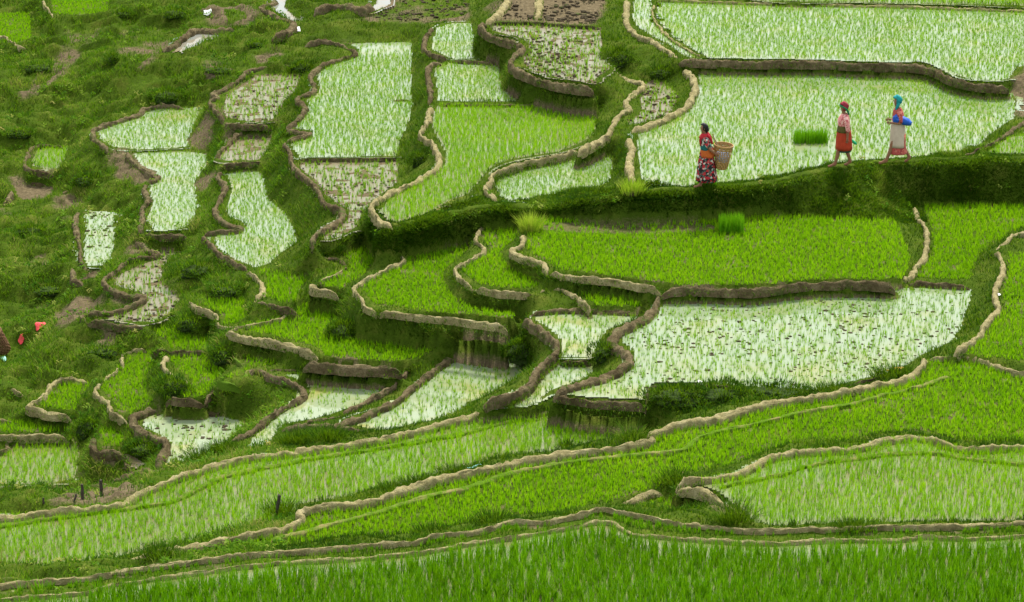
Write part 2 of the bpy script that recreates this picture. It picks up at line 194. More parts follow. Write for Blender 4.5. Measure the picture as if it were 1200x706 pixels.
Bd('Y1',.20,.17,'curved brown bund sweeping round the bushy bank',[(613,368),(622,375),(638,387),(649,397),(652,408),(647,417),(636,426),(627,437),(617,449),(607,457),(590,463),(566,467)])
Bd('Y1',.07,.07,'thin cross bund between the two small white paddies',[(655,420),(675,421),(694,420)])
Bd('C1',.12,.12,'pale bund on the nose of the dark bank',[(357,293),(369,297),(384,302),(398,303),(408,309)])
Bd('C1',.13,.12,'pale stub bund under the small green terrace',[(371,328),(363,333),(368,337),(383,339),(396,341)])
Bd('C2',.15,.13,'stepped pale bund on the left of the small green terrace',[(288,315),(297,321),(305,329),(307,338),(302,346)])
Bd('C2',.12,.11,'brown bund along the foot of the stepped terrace',[(299,349),(313,354),(327,357),(341,360),(348,360)])
Bd('C3',.13,.12,'pale bund on the shaggy edge of the lower green terrace',[(264,384),(273,389),(293,393),(313,397),(340,403),(354,408),(372,412)])
Bd('C3',.14,.15,'brown-faced bund at the foot of the lower green terrace',[(354,422),(387,426),(434,429),(471,430)])
Bd('D0',.12,.11,'tan lumps on the left of the slope-foot terrace',[(221,349),(226,356),(244,363),(255,368),(253,374)])
Bd('D2',.14,.12,'tan bund above the shaggy green hollow',[(199,412),(193,419),(192,429),(199,437),(213,443),(221,449)])
Bd('D2',.12,.11,'brown bund at the foot of the yellowish terrace',[(193,463),(201,463),(208,466),(231,467),(240,466)])
Bd('E1',.10,.10,'tan clod ridge on the narrow green ledge',[(272,416),(277,421),(288,426)])
Bd('E1',.10,.10,'pale lip at the tip of the narrow ledge',[(257,441),(256,445),(265,447),(280,447)])
Bd('D3',.12,.11,'pale crumbling bund at the head of the green terrace',[(177,407),(150,410),(144,416),(143,427)])
Bd('D3',.13,.12,'crumbling tan bund down the left terrace',[(118,445),(112,454),(115,463),(127,470),(130,480),(140,486),(148,489)])
Bd('V0',.24,.18,'stout brown bund left of the pond-like paddy',[(189,475),(171,479),(160,484),(155,494),(165,502),(177,506),(191,513),(194,521),(190,532),(184,543)])
Bd('V1b',.19,.15,'brown bund hooking round the bare spur',[(288,438),(300,433),(316,439),(337,445),(353,452),(357,460),(348,467),(333,474),(318,485),(300,499),(285,508),(266,517)])
Bd('V1b',.09,.08,'thin brown bund behind the hooked paddy',[(309,431),(330,432),(354,432)])
Bd('V1',.18,.15,'right ridge of the diagonal double bund',[(592,398),(557,398),(538,409),(508,433),(481,454),(465,468),(434,482),(405,493),(390,500)])
Bd('V1b',.16,.15,'left ridge of the diagonal double bund',[(537,404),(502,420),(475,437),(462,451),(434,465),(400,484),(365,492),(352,496)])
Bd('V1',.18,.15,'brown lip above the green clump by the valley floor',[(327,498),(353,498),(383,496),(410,501),(427,506),(457,508)])
Bd('L1',.13,.12,'tan bund round the small lower left terrace',[(107,444),(75,443),(61,449),(56,455),(50,463),(36,471),(31,475),(47,479),(60,482),(82,483)])
Bd('L1',.09,.09,'pale lip on the lower left slope',[(6,452),(14,454),(28,456)])
Bd('L2',.10,.10,'pale lip above the thin green strip',[(-20,494),(0,491),(16,489)])
Bd('L2',.10,.10,'long low bund below the thin green strip',[(-30,510),(0,510),(40,509),(82,509)])
Bd('L3',.14,.12,'small curl of bund at the edge of the green paddy',[(-20,508),(4,512),(9,520),(4,527),(-20,532)])
Bd('L3',.12,.12,'brown bund in front of the gully paddy',[(-40,571),(0,570),(40,570),(82,569)])
Bd('U',.16,.13,'brown crumbling bund below the tiny gully terrace',[(104,518),(110,512),(110,522),(115,528),(130,527),(147,527)])
Bd('U2',.16,.14,'clotted brown bund round the yellowish puddle',[(116,533),(137,536),(149,542),(155,549)])
Bd('L4',.20,.26,'tan earth ridge with wooden stakes',[(34,590),(50,587),(67,583),(100,578),(133,571),(163,566)])
Bd('V0',.18,.15,'pale ridge curving below the pond-like paddy',[(122,569),(142,559),(158,553),(180,550),(212,549)])
Bd('J',.20,.17,'long pale bund behind the valley floor paddy',[(-60,611),(0,604),(67,597),(117,592),(144,587),(167,574),(201,559),(234,548),(268,538),(300,532),(337,528),(367,523),(434,514),(484,503),(527,492),(568,482),(600,480)])
Bd('J',.10,.09,'pale bund stub at the head of the valley floor paddy',[(600,484),(633,483),(660,478)])
Bd('J',.17,.07,'thin inner ledge of the valley floor paddy',[(-60,622),(0,614),(100,600),(160,592),(201,585),(234,570),(268,554),(300,548),(367,535),(434,525),(500,514),(554,503),(600,491),(640,489)])
Bd('I',.18,.16,'long pale bund between the yellow-green and valley floor paddies',[(-60,684),(0,672),(50,670),(124,661),(174,647),(241,634),(300,622),(327,617),(354,605),(352,597),(384,590),(434,584),(474,570),(534,554),(600,539),(633,534),(684,526),(734,520),(763,513),(761,507),(794,495),(841,487),(900,470),(967,460),(1010,451),(1067,437),(1087,417)])
Bd('I',.16,.07,'faint inner ledge of the yellow-green paddy',[(310,632),(360,620),(417,604),(450,595),(500,580),(551,568),(600,551),(633,545),(700,535),(750,530),(797,525),(817,511),(847,502),(900,491),(950,479),(1000,471),(1027,463),(1087,448),(1114,436)])
Bd('I',.12,.12,'pale bund between the right terrace and the yellow-green paddy',[(1087,416),(1115,416),(1137,418),(1158,423),(1180,431),(1200,436),(1290,462)])
Bd('H',.17,.15,'arched pale bund over the lens shaped paddy',[(792,565),(807,559),(837,557),(867,552),(880,545),(897,536),(927,528),(1000,522),(1040,512),(1080,510),(1117,520),(1141,523),(1200,520),(1290,514)])
Bd('H',.16,.14,'crumbling dirt corner of the lens shaped paddy',[(793,566),(803,568),(827,573),(840,583),(854,592),(867,599),(873,604)])
Bd('H',.15,.07,'inner ledge of the lens shaped paddy',[(837,570),(862,565),(900,557),(919,553),(950,543),(1000,535),(1050,529),(1100,529),(1134,535),(1200,542),(1290,552)])
Bd('S',.15,.13,'pale mound above the triangular green patch',[(726,588),(745,581),(765,576),(782,574)])
Bd('G1',.10,.10,'upper thin tan ridge of the double ridge',[(-60,695),(0,684),(117,672),(137,667),(231,654),(300,646),(367,642),(434,635),(484,633),(507,625),(534,622),(557,620),(578,615),(600,608),(640,608),(674,602),(707,595),(750,602),(794,610),(841,615),(888,619),(967,617),(1050,615),(1114,614),(1200,610),(1290,607)])
Bd('G1',.085,.09,'lower thin tan ridge of the double ridge',[(-60,712),(0,700),(100,692),(130,683),(300,660),(367,655),(444,650),(500,644),(554,634),(600,628),(660,617),(710,609),(740,622),(800,629),(900,634),(967,631),(1050,630),(1087,627),(1134,629),(1200,625),(1290,622)])
Bd('C1',.08,.08,'thin lip joining the two pale stubs of the small green terrace',[(408,309),(400,316),(385,323),(371,328)])
Bd('C2',.11,.10,'crumbled foot of the stepped pale bund',[(302,346),(300,348),(299,350)])
Bd('D0',.08,.08,'thin pale lip along the foot of the slope-foot terrace',[(253,374),(258,380),(272,382),(290,380),(312,377)])
Bd('D1',.09,.09,'low pale lip between the uneven patch and the yellowish terrace',[(178,407),(190,409),(199,411),(215,411),(232,410),(244,411)])
Bd('D3',.10,.10,'worn middle of the crumbling left bund',[(143,427),(135,434),(126,440),(118,445)])
Bd('E1',.09,.09,'thin lip climbing the narrow green ledge',[(280,447),(287,441),(290,434),(305,431)])
Bd('D2',.10,.10,'dark brown lip closing the yellowish terrace corner',[(240,466),(249,457),(255,446)])
Bd('X2',.09,.09,'short lip joining the tufted terrace to the bund stub',[(629,342),(636,339),(643,337)])
Bd('F10',.13,.12,'brown hook closing the foot of the hourglass paddy',[(98,363),(96,369),(103,373)])
Bd('F9b',.12,.11,'brown lump bridge above the tan lumps',[(100,312),(92,310),(84,312)])
Bd('V0',.15,.13,'dark brown lip under the yellowish terrace foot',[(189,475),(205,478),(225,480),(245,481),(262,482)])
Bd('C3',.09,.08,'thin tan lip at the upper edge of the lower green terrace',[(264,384),(285,381),(305,378),(326,373),(341,366),(349,360)])
Bd('W',.10,.08,'low earth lip along the front of the large white paddy',[(757,470),(763,453),(800,450),(840,451),(880,455),(930,458),(960,459),(1000,449),(1040,439),(1066,428)],'dark')
PATH = [(452,264),(490,257),(530,247),(575,239),(640,240),(700,231),(760,222),(830,218),(900,211),(960,198),(1010,190),(1060,187),(1130,184),(1200,183),(1290,184)]
# bare earth faces on the banks
SOIL = [[(60,60),(75,52),(80,62),(62,74)],[(5,205),(60,200),(62,218),(10,222)],[(60,365),(100,345),(110,362),(70,385)],[(230,10),(300,5),(300,30),(250,30)],[(242,118),(258,128),(264,143),(290,150),(262,168),(250,178),(222,165),(228,150)],[(240,202),(255,196),(258,210),(245,225),(226,222)],[(1188,100),(1200,78),(1240,60),(1240,130),(1200,137),(1189,133)],
 [(128,180),(148,172),(165,195),(185,205),(168,214),(140,205)],[(785,573),(800,570),(830,578),(858,600),(864,614),(840,602),(815,585)],
 [(90,545),(110,525),(140,530),(152,545),(112,565),(95,560)],[(352,424),(472,431),(472,440),(358,437)],[(82,33),(115,32),(116,54),(85,55)],[(140,40),(190,32),(195,50),(180,80),(140,82)],
 [(18,118),(30,100),(60,80),(90,58),(98,64),(70,90),(40,114)],[(120,338),(160,345),(165,352),(130,365),(108,358)],[(565,46),(605,52),(595,64),(565,64)],[(100,372),(135,380),(150,400),(128,412),(115,395)],
[(35,588),(165,563),(168,574),(140,588),(60,596)],[(565,0),(715,0),(700,30),(575,26)],[(440,0),(560,0),(545,26),(470,28)],[(160,268),(184,296),(150,303),(140,300)],[(60,232),(95,225),(100,245),(65,250)],[(290,62),(330,60),(330,74),(296,76)]]
THIN = {'Z1': [(735, 266, 105, 8)], 'B1': [(440, 55, 60, 8)], 'P': [(960, 172, 40, 6)], 'V0': [(230, 490, 60, 8)], 'V1b': [(400, 442, 70, 5)]}   # sparsely planted spots (pixels)
# ---------------------------------------------------------------- levels (m, women's path = 0), read from the visible bank heights
def inpoly(X, Y, pts):
    P_ = np.asarray(pts, float); r = np.zeros(X.shape, bool)
    x0, y0 = P_[:, 0], P_[:, 1]; x1, y1 = np.roll(x0, -1), np.roll(y0, -1)
    for a, b, c, d in zip(x0, y0, x1, y1):
        if b == d: continue
        m = (b > Y) != (d > Y)
        r ^= m & (X < (c - a) * (Y - b) / (d - b) + a)
    return r
def outer(pts):                            # outlines cut by the photograph's edge run on beyond it
    o = []
    for x, y in pts:
        o.append((x - 70 if x <= 0 else x + 80 if x >= 1200 else x, y - 22 if y <= 0 else y + 60 if y >= 706 else y))
    return o
NAMES = list(FIELDS)
LEVELS = """P -.1 T1 .17 T0 .27 T1a .17 R1 -.06 R0 .6 M1 -.28 Q0 .15 Q1 .12 N1 -.5 N2 -.55 N3 -.55 N4 -.66 Z1 -.72 Z2 -.95 W -.97 X1 -1.02 X2 -1.02 X0 -1.27
Y1 -1.22 Y2 -1.32 C1 -1.5 C2 -1.78 C3 -1.95 V1 -2.2 V1b -2.33 E1 -2.3 D0 -2.1 D1 -2.6 D2 -2.62 D3 -2.85 V0 -3.0 U -3.1 U2 -3.35 L1 -3.15 L2 -3.4 L3 -3.55 L4 -3.7 J -1.58 I -.78 K -.62 H -.45 S -.88 G1 -.22 G1b -.22
B1 -1.05 B2 -1.1 A7 -.72 P3 -.66 F6 -1.4 F7 -1.65 F8 -1.8 F3 -2.1 F4 -2.15 F10 -2.45 F9 -2.75 F9b -2.85 F10b -2.95 F5 -2.75 F5b -3.05 w1 -2.3 w2 -3.0 w3 -3.15 w4 -3.3 w5 -3.5 a3 -1.45 a1 -1.75 a2 -1.95 a4 -1.95 F1 -1.5 F2 -1.9 a8 -1.35 P1 -1.28 a6 -1.1 P2 -.95 a9 -1.05 d1 -1.6""".split()
Z = {a: float(b) for a, b in zip(LEVELS[::2], LEVELS[1::2])}
# ---------------------------------------------------------------- materials
def new_mat(name):
    m = bpy.data.materials.new(name); m.use_nodes = True; nt = m.node_tree; nt.nodes.clear()
    out = nt.nodes.new('ShaderNodeOutputMaterial'); return m, nt, out
def N(nt, t, **kw):
    n = nt.nodes.new(t)
    for k, v in kw.items(): setattr(n, k, v)
    return n
def ramp(nt, fac, stops, interp='LINEAR'):
    r = N(nt, 'ShaderNodeValToRGB'); r.color_ramp.interpolation = interp
    e = r.color_ramp.elements
    while len(e) < len(stops): e.new(.5)
    for q, (p, c) in zip(e, stops): q.position = p; q.color = (*c, 1)
    if fac is not None: nt.links.new(fac, r.inputs[0])
    return r
def noise(nt, scale, detail=4, rough=.6, vec=None):
    n = N(nt, 'ShaderNodeTexNoise'); n.inputs['Scale'].default_value = scale; n.inputs['Detail'].default_value = detail; n.inputs['Roughness'].default_value = rough
    if vec is not None: nt.links.new(vec, n.inputs['Vector'])
    return n
def geo_pos(nt): return N(nt, 'ShaderNodeNewGeometry').outputs['Position']
def mixc(nt, fac, a, b, mode='MIX'):
    m = N(nt, 'ShaderNodeMix', data_type='RGBA', blend_type=mode)
    for i, v in ((0, fac), (6, a), (7, b)):
        if hasattr(v, 'is_output'): nt.links.new(v, m.inputs[i])
        elif i == 0: m.inputs[0].default_value = v
        else: m.inputs[i].default_value = (*v, 1)
    return m.outputs[2]
def bump(nt, h, strength, dist):
    b = N(nt, 'ShaderNodeBump'); b.inputs['Strength'].default_value = strength; b.inputs['Distance'].default_value = dist
    nt.links.new(h, b.inputs['Height']); return b.outputs[0]
def princ(nt, out, color, rough=.9, nrm=None, spec=.03):
    p = N(nt, 'ShaderNodeBsdfPrincipled'); p.inputs['Roughness'].default_value = rough; p.inputs['Specular IOR Level'].default_value = spec
    if hasattr(color, 'is_output'): nt.links.new(color, p.inputs['Base Color'])
    else: p.inputs['Base Color'].default_value = (*color, 1)
    if nrm is not None: nt.links.new(nrm, p.inputs['Normal'])
    nt.links.new(p.outputs[0], out.inputs[0]); return p
def mat_leaf(name, stops, trans=.35, gloss=.003):
    m, nt, out = new_mat(name)
    at = N(nt, 'ShaderNodeAttribute', attribute_name='rnd')
    big = noise(nt, .55, 3, .6, geo_pos(nt))
    add = N(nt, 'ShaderNodeMath', operation='MULTIPLY_ADD'); nt.links.new(big.outputs[0], add.inputs[0]); add.inputs[1].default_value = .9; add.inputs[2].default_value = -.45
    s = N(nt, 'ShaderNodeMath', operation='ADD'); nt.links.new(at.outputs['Fac'], s.inputs[0]); nt.links.new(add.outputs[0], s.inputs[1]); s.use_clamp = True
    c = ramp(nt, s.outputs[0], stops).outputs[0]
    d = N(nt, 'ShaderNodeBsdfDiffuse'); t = N(nt, 'ShaderNodeBsdfTranslucent'); g = N(nt, 'ShaderNodeBsdfGlossy'); g.inputs['Roughness'].default_value = .45
    nt.links.new(c, d.inputs[0]); nt.links.new(mixc(nt, .5, c, (.26, .46, .004)), t.inputs[0])
    m1 = N(nt, 'ShaderNodeMixShader'); m1.inputs[0].default_value = trans; nt.links.new(d.outputs[0], m1.inputs[1]); nt.links.new(t.outputs[0], m1.inputs[2])
    m2 = N(nt, 'ShaderNodeMixShader'); m2.inputs[0].default_value = gloss; nt.links.new(m1.outputs[0], m2.inputs[1]); nt.links.new(g.outputs[0], m2.inputs[2])
    nt.links.new(m2.outputs[0], out.inputs[0]); return m
def mat_earth(name, stops, scale=3.5, bs=.6, stain=.75, moss=.54):
    m, nt, out = new_mat(name); pos = geo_pos(nt)
    n1 = noise(nt, scale, 6, .7, pos); n2 = noise(nt, 28, 5, .7, pos)
    c = ramp(nt, n1.outputs[0], stops).outputs[0]
    c = mixc(nt, .45, c, ramp(nt, n2.outputs[0], [(.3, (.35, .32, .28)), (.7, (1, 1, 1))]).outputs[0], 'MULTIPLY')
    n0 = noise(nt, 1.3, 5, .7, pos)                     # damp stains and patches of moss
    c = mixc(nt, stain, c, ramp(nt, n0.outputs[0], [(.36, (.42, .40, .36)), (.55, (1, 1, 1))]).outputs[0], 'MULTIPLY')
    n4 = noise(nt, 3.1, 6, .75, pos)
    c = mixc(nt, ramp(nt, n4.outputs[0], [(moss, (0, 0, 0)), (moss + .1, (.8, .8, .8))]).outputs[0], c, (.06, .095, .018))
    princ(nt, out, c, .95, bump(nt, n2.outputs[0], bs, .07)); return m
M = {}
M['rice'] = mat_leaf('rice_leaf', [(0, (.085, .26, .002)), (.5, (.185, .42, .003)), (1, (.36, .55, .010))], .45)
M['rice_dark'] = mat_leaf('rice_leaf_deep', [(0, (.026, .13, .001)), (.5, (.06, .235, .002)), (1, (.15, .38, .006))], .38)
M['rice_pale'] = mat_leaf('rice_leaf_pale', [(0, (.065, .20, .004)), (.5, (.165, .36, .010)), (1, (.36, .51, .04))], .42)
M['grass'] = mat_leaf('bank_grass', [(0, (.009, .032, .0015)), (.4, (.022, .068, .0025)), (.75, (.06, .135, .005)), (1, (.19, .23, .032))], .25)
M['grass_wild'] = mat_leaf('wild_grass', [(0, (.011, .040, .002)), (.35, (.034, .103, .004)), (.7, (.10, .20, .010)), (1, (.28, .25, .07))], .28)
M['straw'] = mat_leaf('seedling_tuft', [(0, (.20, .36, .02)), (.6, (.34, .42, .04)), (1, (.45, .40, .10))])
M['seed'] = mat_leaf('seedling_bright', [(0, (.07, .26, .005)), (.6, (.12, .36, .008)), (1, (.2, .45, .02))])
M['tan'] = mat_earth('pale_dry_mud', [(.25, (.19, .16, .07)), (.5, (.37, .32, .155)), (.75, (.54, .47, .27))], 6, .9, .3, .62)
M['mud'] = mat_earth('brown_mud', [(.25, (.072, .056, .028)), (.5, (.175, .138, .074)), (.75, (.31, .255, .15))], 6, .9)
M['dark'] = mat_earth('dark_mud', [(.25, (.05, .04, .025)), (.5, (.09, .075, .04)), (.75, (.13, .10, .06))])
M['clod'] = mat_earth('wet_clod', [(.25, (.06, .047, .03)), (.5, (.10, .08, .05)), (.75, (.17, .135, .085))])
def mat_ridge():                            # low ledges half grown over with moss and weed
    m, nt, out = new_mat('mossy_ledge'); pos = geo_pos(nt)
    n1 = noise(nt, 2.2, 5, .65, pos); n2 = noise(nt, 26, 5, .7, pos)
    c = mixc(nt, ramp(nt, n1.outputs[0], [(.36, (0, 0, 0)), (.52, (1, 1, 1))]).outputs[0], (.22, .19, .075), (.08, .15, .012))
    c = mixc(nt, .4, c, ramp(nt, n2.outputs[0], [(.3, (.4, .38, .3)), (.7, (1, 1, 1))]).outputs[0], 'MULTIPLY')
    princ(nt, out, c, .95, bump(nt, n2.outputs[0], .5, .04)); return m
M['ledge'] = mat_ridge()
def mat_terrain():
    m, nt, out = new_mat('terrain_soil_and_turf'); pos = geo_pos(nt)
    soil = N(nt, 'ShaderNodeAttribute', attribute_name='soil').outputs['Fac']
    n1 = noise(nt, 1.6, 6, .65, pos); n2 = noise(nt, 22, 6, .7, pos)
    # vertical streaks of run-off on bare faces
    mp = N(nt, 'ShaderNodeMapping'); mp.inputs['Scale'].default_value = (9, 9, 1.3); nt.links.new(pos, mp.inputs[0])
    n3 = noise(nt, 1.0, 5, .7, mp.outputs[0])
    earth = ramp(nt, n3.outputs[0], [(.25, (.06, .047, .026)), (.5, (.125, .098, .055)), (.75, (.22, .175, .10))]).outputs[0]
    turf = ramp(nt, n1.outputs[0], [(.25, (.03, .055, .005)), (.5, (.055, .095, .007)), (.75, (.12, .14, .022))]).outputs[0]
    s = N(nt, 'ShaderNodeMath', operation='MULTIPLY_ADD'); nt.links.new(n2.outputs[0], s.inputs[0]); s.inputs[1].default_value = .7; s.inputs[2].default_value = -.35
    s2 = N(nt, 'ShaderNodeMath', operation='ADD', use_clamp=True); nt.links.new(s.outputs[0], s2.inputs[0]); nt.links.new(soil, s2.inputs[1])
    f = ramp(nt, s2.outputs[0], [(.35, (0, 0, 0)), (.6, (1, 1, 1))]).outputs[0]
    c = mixc(nt, f, turf, earth)
    c = mixc(nt, .4, c, ramp(nt, n2.outputs[0], [(.3, (.4, .38, .35)), (.7, (1, 1, 1))]).outputs[0], 'MULTIPLY')
    princ(nt, out, c, .95, bump(nt, n2.outputs[0], .7, .06)); return m
M['terrain'] = mat_terrain()
def mat_water(name, deep, silt, lo, hi, rough=.12):
    m, nt, out = new_mat(name); pos = geo_pos(nt)
    n1 = noise(nt, .9, 5, .6, pos); n2 = noise(nt, 14, 3, .5, pos)
    c = mixc(nt, ramp(nt, n1.outputs[0], [(lo, (0, 0, 0)), (hi, (1, 1, 1))]).outputs[0], deep, silt)
    p = princ(nt, out, c, rough, bump(nt, n2.outputs[0], .06, .01), .5); p.inputs['IOR'].default_value = 1.5
    return m
M['water'] = mat_water('silty_paddy_water', (.20, .25, .15), (.20, .215, .065), .45, .72, .05)
M['water_yellow'] = mat_water('yellow_silt_water', (.22, .265, .155), (.24, .235, .06), .48, .72, .05)
M['water_mid'] = mat_water('shallow_paddy_water', (.13, .17, .05), (.13, .12, .04), .35, .65, .25)
M['water_mud'] = mat_water('muddy_paddy_water', (.15, .15, .08), (.14, .115, .06), .35, .60, .3)
M['pool'] = mat_water('pale_pool_water', (.19, .20, .18), (.22, .17, .09), .42, .65, .03)
def mat_plain(name, c, rough=.8, var=.25, scale=30, spec=.2, bs=.2):
    m, nt, out = new_mat(name); tc = N(nt, 'ShaderNodeTexCoord').outputs['Object']
    n1 = noise(nt, scale, 4, .6, tc)
    col = mixc(nt, ramp(nt, n1.outputs[0], [(.3, (0, 0, 0)), (.7, (1, 1, 1))]).outputs[0], tuple(v * (1 - var) for v in c), tuple(min(1, v * (1 + var)) for v in c))
    princ(nt, out, col, rough, bump(nt, n1.outputs[0], bs, .01), spec); return m
def mat_floral(name, stops, scale):
    m, nt, out = new_mat(name); tc = N(nt, 'ShaderNodeTexCoord').outputs['Object']
    nz = noise(nt, scale * .8, 3, .6, tc); mx = N(nt, 'ShaderNodeMix', data_type='VECTOR'); mx.inputs[0].default_value = .08
    nt.links.new(tc, mx.inputs[4]); nt.links.new(nz.outputs[1], mx.inputs[5])
    v = N(nt, 'ShaderNodeTexVoronoi'); v.inputs['Scale'].default_value = scale; nt.links.new(mx.outputs[1], v.inputs['Vector'])
    sep = N(nt, 'ShaderNodeSeparateColor'); nt.links.new(v.outputs['Color'], sep.inputs[0])
    c = ramp(nt, sep.outputs[0], stops, 'CONSTANT').outputs[0]
    princ(nt, out, c, .85, bump(nt, noise(nt, 60, 3, .6, tc).outputs[0], .3, .01), .15); return m
# ---------------------------------------------------------------- helpers
COL = scene.collection
def link(o, parent=None):
    COL.objects.link(o)
    if parent is not None: o.parent = parent
    return o
def tag(o, label=None, cat=None, group=None, kind=None):
    if label: o['label'] = label
    if cat: o['category'] = cat
    if group: o['group'] = group
    if kind: o['kind'] = kind
    return o
def mesh_np(name, verts, loops, starts, totals, mat, rnd=None, smooth=False):
    me = bpy.data.meshes.new(name)
    me.vertices.add(len(verts)); me.vertices.foreach_set('co', np.ascontiguousarray(verts, dtype=np.float32).ravel())
    me.loops.add(len(loops)); me.loops.foreach_set('vertex_index', np.ascontiguousarray(loops, dtype=np.int32))
    me.polygons.add(len(starts)); me.polygons.foreach_set('loop_start', np.ascontiguousarray(starts, dtype=np.int32)); me.polygons.foreach_set('loop_total', np.ascontiguousarray(totals, dtype=np.int32))
    if rnd is not None:
        a = me.attributes.new('rnd', 'FLOAT', 'POINT'); a.data.foreach_set('value', np.ascontiguousarray(rnd, dtype=np.float32))
    if mat is not None: me.materials.append(mat)
    me.update(calc_edges=True)
    if smooth: me.polygons.foreach_set('use_smooth', np.ones(len(starts), bool))
    return me
def grid_mesh(name, V, nu, nv, mat, smooth=True, close_u=False):
    i = np.arange(nu * nv).reshape(nu, nv)
    if close_u: i = np.vstack([i, i[:1]])
    q = np.stack([i[:-1, :-1], i[1:, :-1], i[1:, 1:], i[:-1, 1:]], -1).reshape(-1, 4)
    return mesh_np(name, V, q.ravel(), np.arange(len(q)) * 4, np.full(len(q), 4), mat, None, smooth)
_lat = rng.random((256, 256))
def vnoise(x, y, sc, ox=0.):
    u = np.asarray(x) * sc + 37.3 + ox; v = np.asarray(y) * sc + 11.7 + ox * 1.7
    iu = np.floor(u).astype(int); iv = np.floor(v).astype(int); fu = u - iu; fv = v - iv
    fu = fu * fu * (3 - 2 * fu); fv = fv * fv * (3 - 2 * fv)
    g = lambda a, b: _lat[a & 255, b & 255]
    return (g(iu, iv) * (1 - fu) + g(iu + 1, iv) * fu) * (1 - fv) + (g(iu, iv + 1) * (1 - fu) + g(iu + 1, iv + 1) * fu) * fv
def fbm(x, y, sc, oct=4, ox=0.):
    r = 0; a = .5
    for k in range(oct): r = r + a * vnoise(x, y, sc * 2 ** k, ox + k * 7.1); a *= .5
    return r / (1 - .5 ** oct)
def curve(P, step):                        # smooth resampling of a polyline (Catmull-Rom)
    P = np.asarray(P, float); Q = np.vstack([2 * P[0] - P[1], P, 2 * P[-1] - P[-2]]); out = []
    for i in range(1, len(Q) - 2):
        n = max(2, int(np.linalg.norm(Q[i + 1] - Q[i]) / step) + 1); t = np.linspace(0, 1, n, endpoint=False)[:, None]
        a, b, c, d = Q[i - 1], Q[i], Q[i + 1], Q[i + 2]
        out.append(.5 * (2 * b + (c - a) * t + (2 * a - 5 * b + 4 * c - d) * t ** 2 + (3 * b - a - 3 * c + d) * t ** 3))
    out.append(P[-1:]); return np.vstack(out)

# ---------------------------------------------------------------- terrain height field
DX = .067; GX0, GX1, GY0, GY1 = -17.0, 16.2, 40.4, 91.5
gx = np.arange(GX0, GX1, DX); gy = np.arange(GY0, GY1, DX); NX, NY = len(gx), len(gy)
XX, YY = np.meshgrid(gx, gy)               # [iy, ix]
HF = np.zeros((NY, NX)); FIX = np.zeros((NY, NX), bool); FID = np.full((NY, NX), -1)
WPOLY = {}
for i, n in sorted(enumerate(NAMES), key=lambda t: Z[t[1]]):
    p = np.array(outer(FIELDS[n]['pts']), float); w = on_level(p[:, 0], p[:, 1], Z[n]); WPOLY[n] = w
    a, b = np.searchsorted(gx, [w[:, 0].min(), w[:, 0].max()]); c, d = np.searchsorted(gy, [w[:, 1].min(), w[:, 1].max()])
    if a >= b or c >= d: continue
    m = inpoly(XX[c:d, a:b], YY[c:d, a:b], w[:, :2])
    HF[c:d, a:b][m] = Z[n]; FIX[c:d, a:b] |= m; FID[c:d, a:b][m] = i
def stamp(line, half, z, only_free=True):
    for k in range(0, len(line)):
        x, y = line[k, 0], line[k, 1]
        a, b = np.searchsorted(gx, [x - half, x + half]); c, d = np.searchsorted(gy, [y - half, y + half])
        if a >= b or c >= d: continue
        m = ((XX[c:d, a:b] - x) ** 2 + (YY[c:d, a:b] - y) ** 2 < half * half) & ((FID[c:d, a:b] < 0) | (ZF[FID[c:d, a:b]] < z - .06))
        HF[c:d, a:b][m] = np.maximum(np.where(FIX[c:d, a:b], HF[c:d, a:b], -9), z)[m]; FIX[c:d, a:b] |= m; FID[c:d, a:b][m] = -1; NEARB[c:d, a:b][m] = True
NEARB = np.zeros((NY, NX), bool); ZF = np.array([Z[n] for n in NAMES])
WS = .43
BLINES = []
for (f, w_, h_, desc, pts, kind) in BUNDS:
    p = np.array(pts, float); wv = on_level(p[:, 0], p[:, 1], Z[f] + h_ * .8)
    cl = curve(wv, .05); BLINES.append(cl); stamp(cl, w_ * WS * .9, Z[f])
for n, f in FIELDS.items():                  # every flooded plot is closed by a low mud rim
    if f['kind'] in ('white', 'mid', 'mud_rice', 'pool', 'dark', 'yellow'): stamp(curve(np.vstack([WPOLY[n], WPOLY[n][:1]]), .06), .12, Z[n] + .004)
pp = np.array(PATH, float); PZ = np.interp(pp[:, 0], [440, 560, 640, 740, 800], [Z['N3'] + .02, Z['N3'] + .06, Z['N4'] + .14, Z['P'] + .10, Z['P'] + .12])
PLINE = curve(np.stack([on_level(a_, b_, z_) for (a_, b_), z_ in zip(pp, PZ)]), .06)
for k_ in range(0, len(PLINE)): stamp(PLINE[k_:k_ + 1], .28, PLINE[k_, 2] - .06)
def relax(h, fix, it):
    for _ in range(it):
        q = np.pad(h, 1, mode='edge'); n = .25 * (q[:-2, 1:-1] + q[2:, 1:-1] + q[1:-1, :-2] + q[1:-1, 2:]); h = np.where(fix, h, n)
    return h
prev = None
for lv in (16, 8, 4, 2, 1):
    f = FIX[::lv, ::lv]; h = HF[::lv, ::lv].copy()
    if prev is None: h[~f] = h[f].mean()
    else:
        ii = np.minimum(np.arange(h.shape[0]) // 2, prev.shape[0] - 1); jj = np.minimum(np.arange(h.shape[1]) // 2, prev.shape[1] - 1)
        h = np.where(f, h, prev[np.ix_(ii, jj)])
    prev = relax(h, f, {16: 400, 8: 200, 4: 120, 2: 60, 1: 40}[lv])
HF = prev
def blur(a, k, it):
    for _ in range(it):
        for ax in (0, 1):
            q = np.cumsum(np.pad(a, [(k + 1, k) if ax == i else (0, 0) for i in (0, 1)], mode='edge'), ax)
            a = (q.take(range(2 * k + 1, q.shape[ax]), ax) - q.take(range(0, q.shape[ax] - 2 * k - 1), ax)) / (2 * k + 1)
    return a
FREE = ~FIX
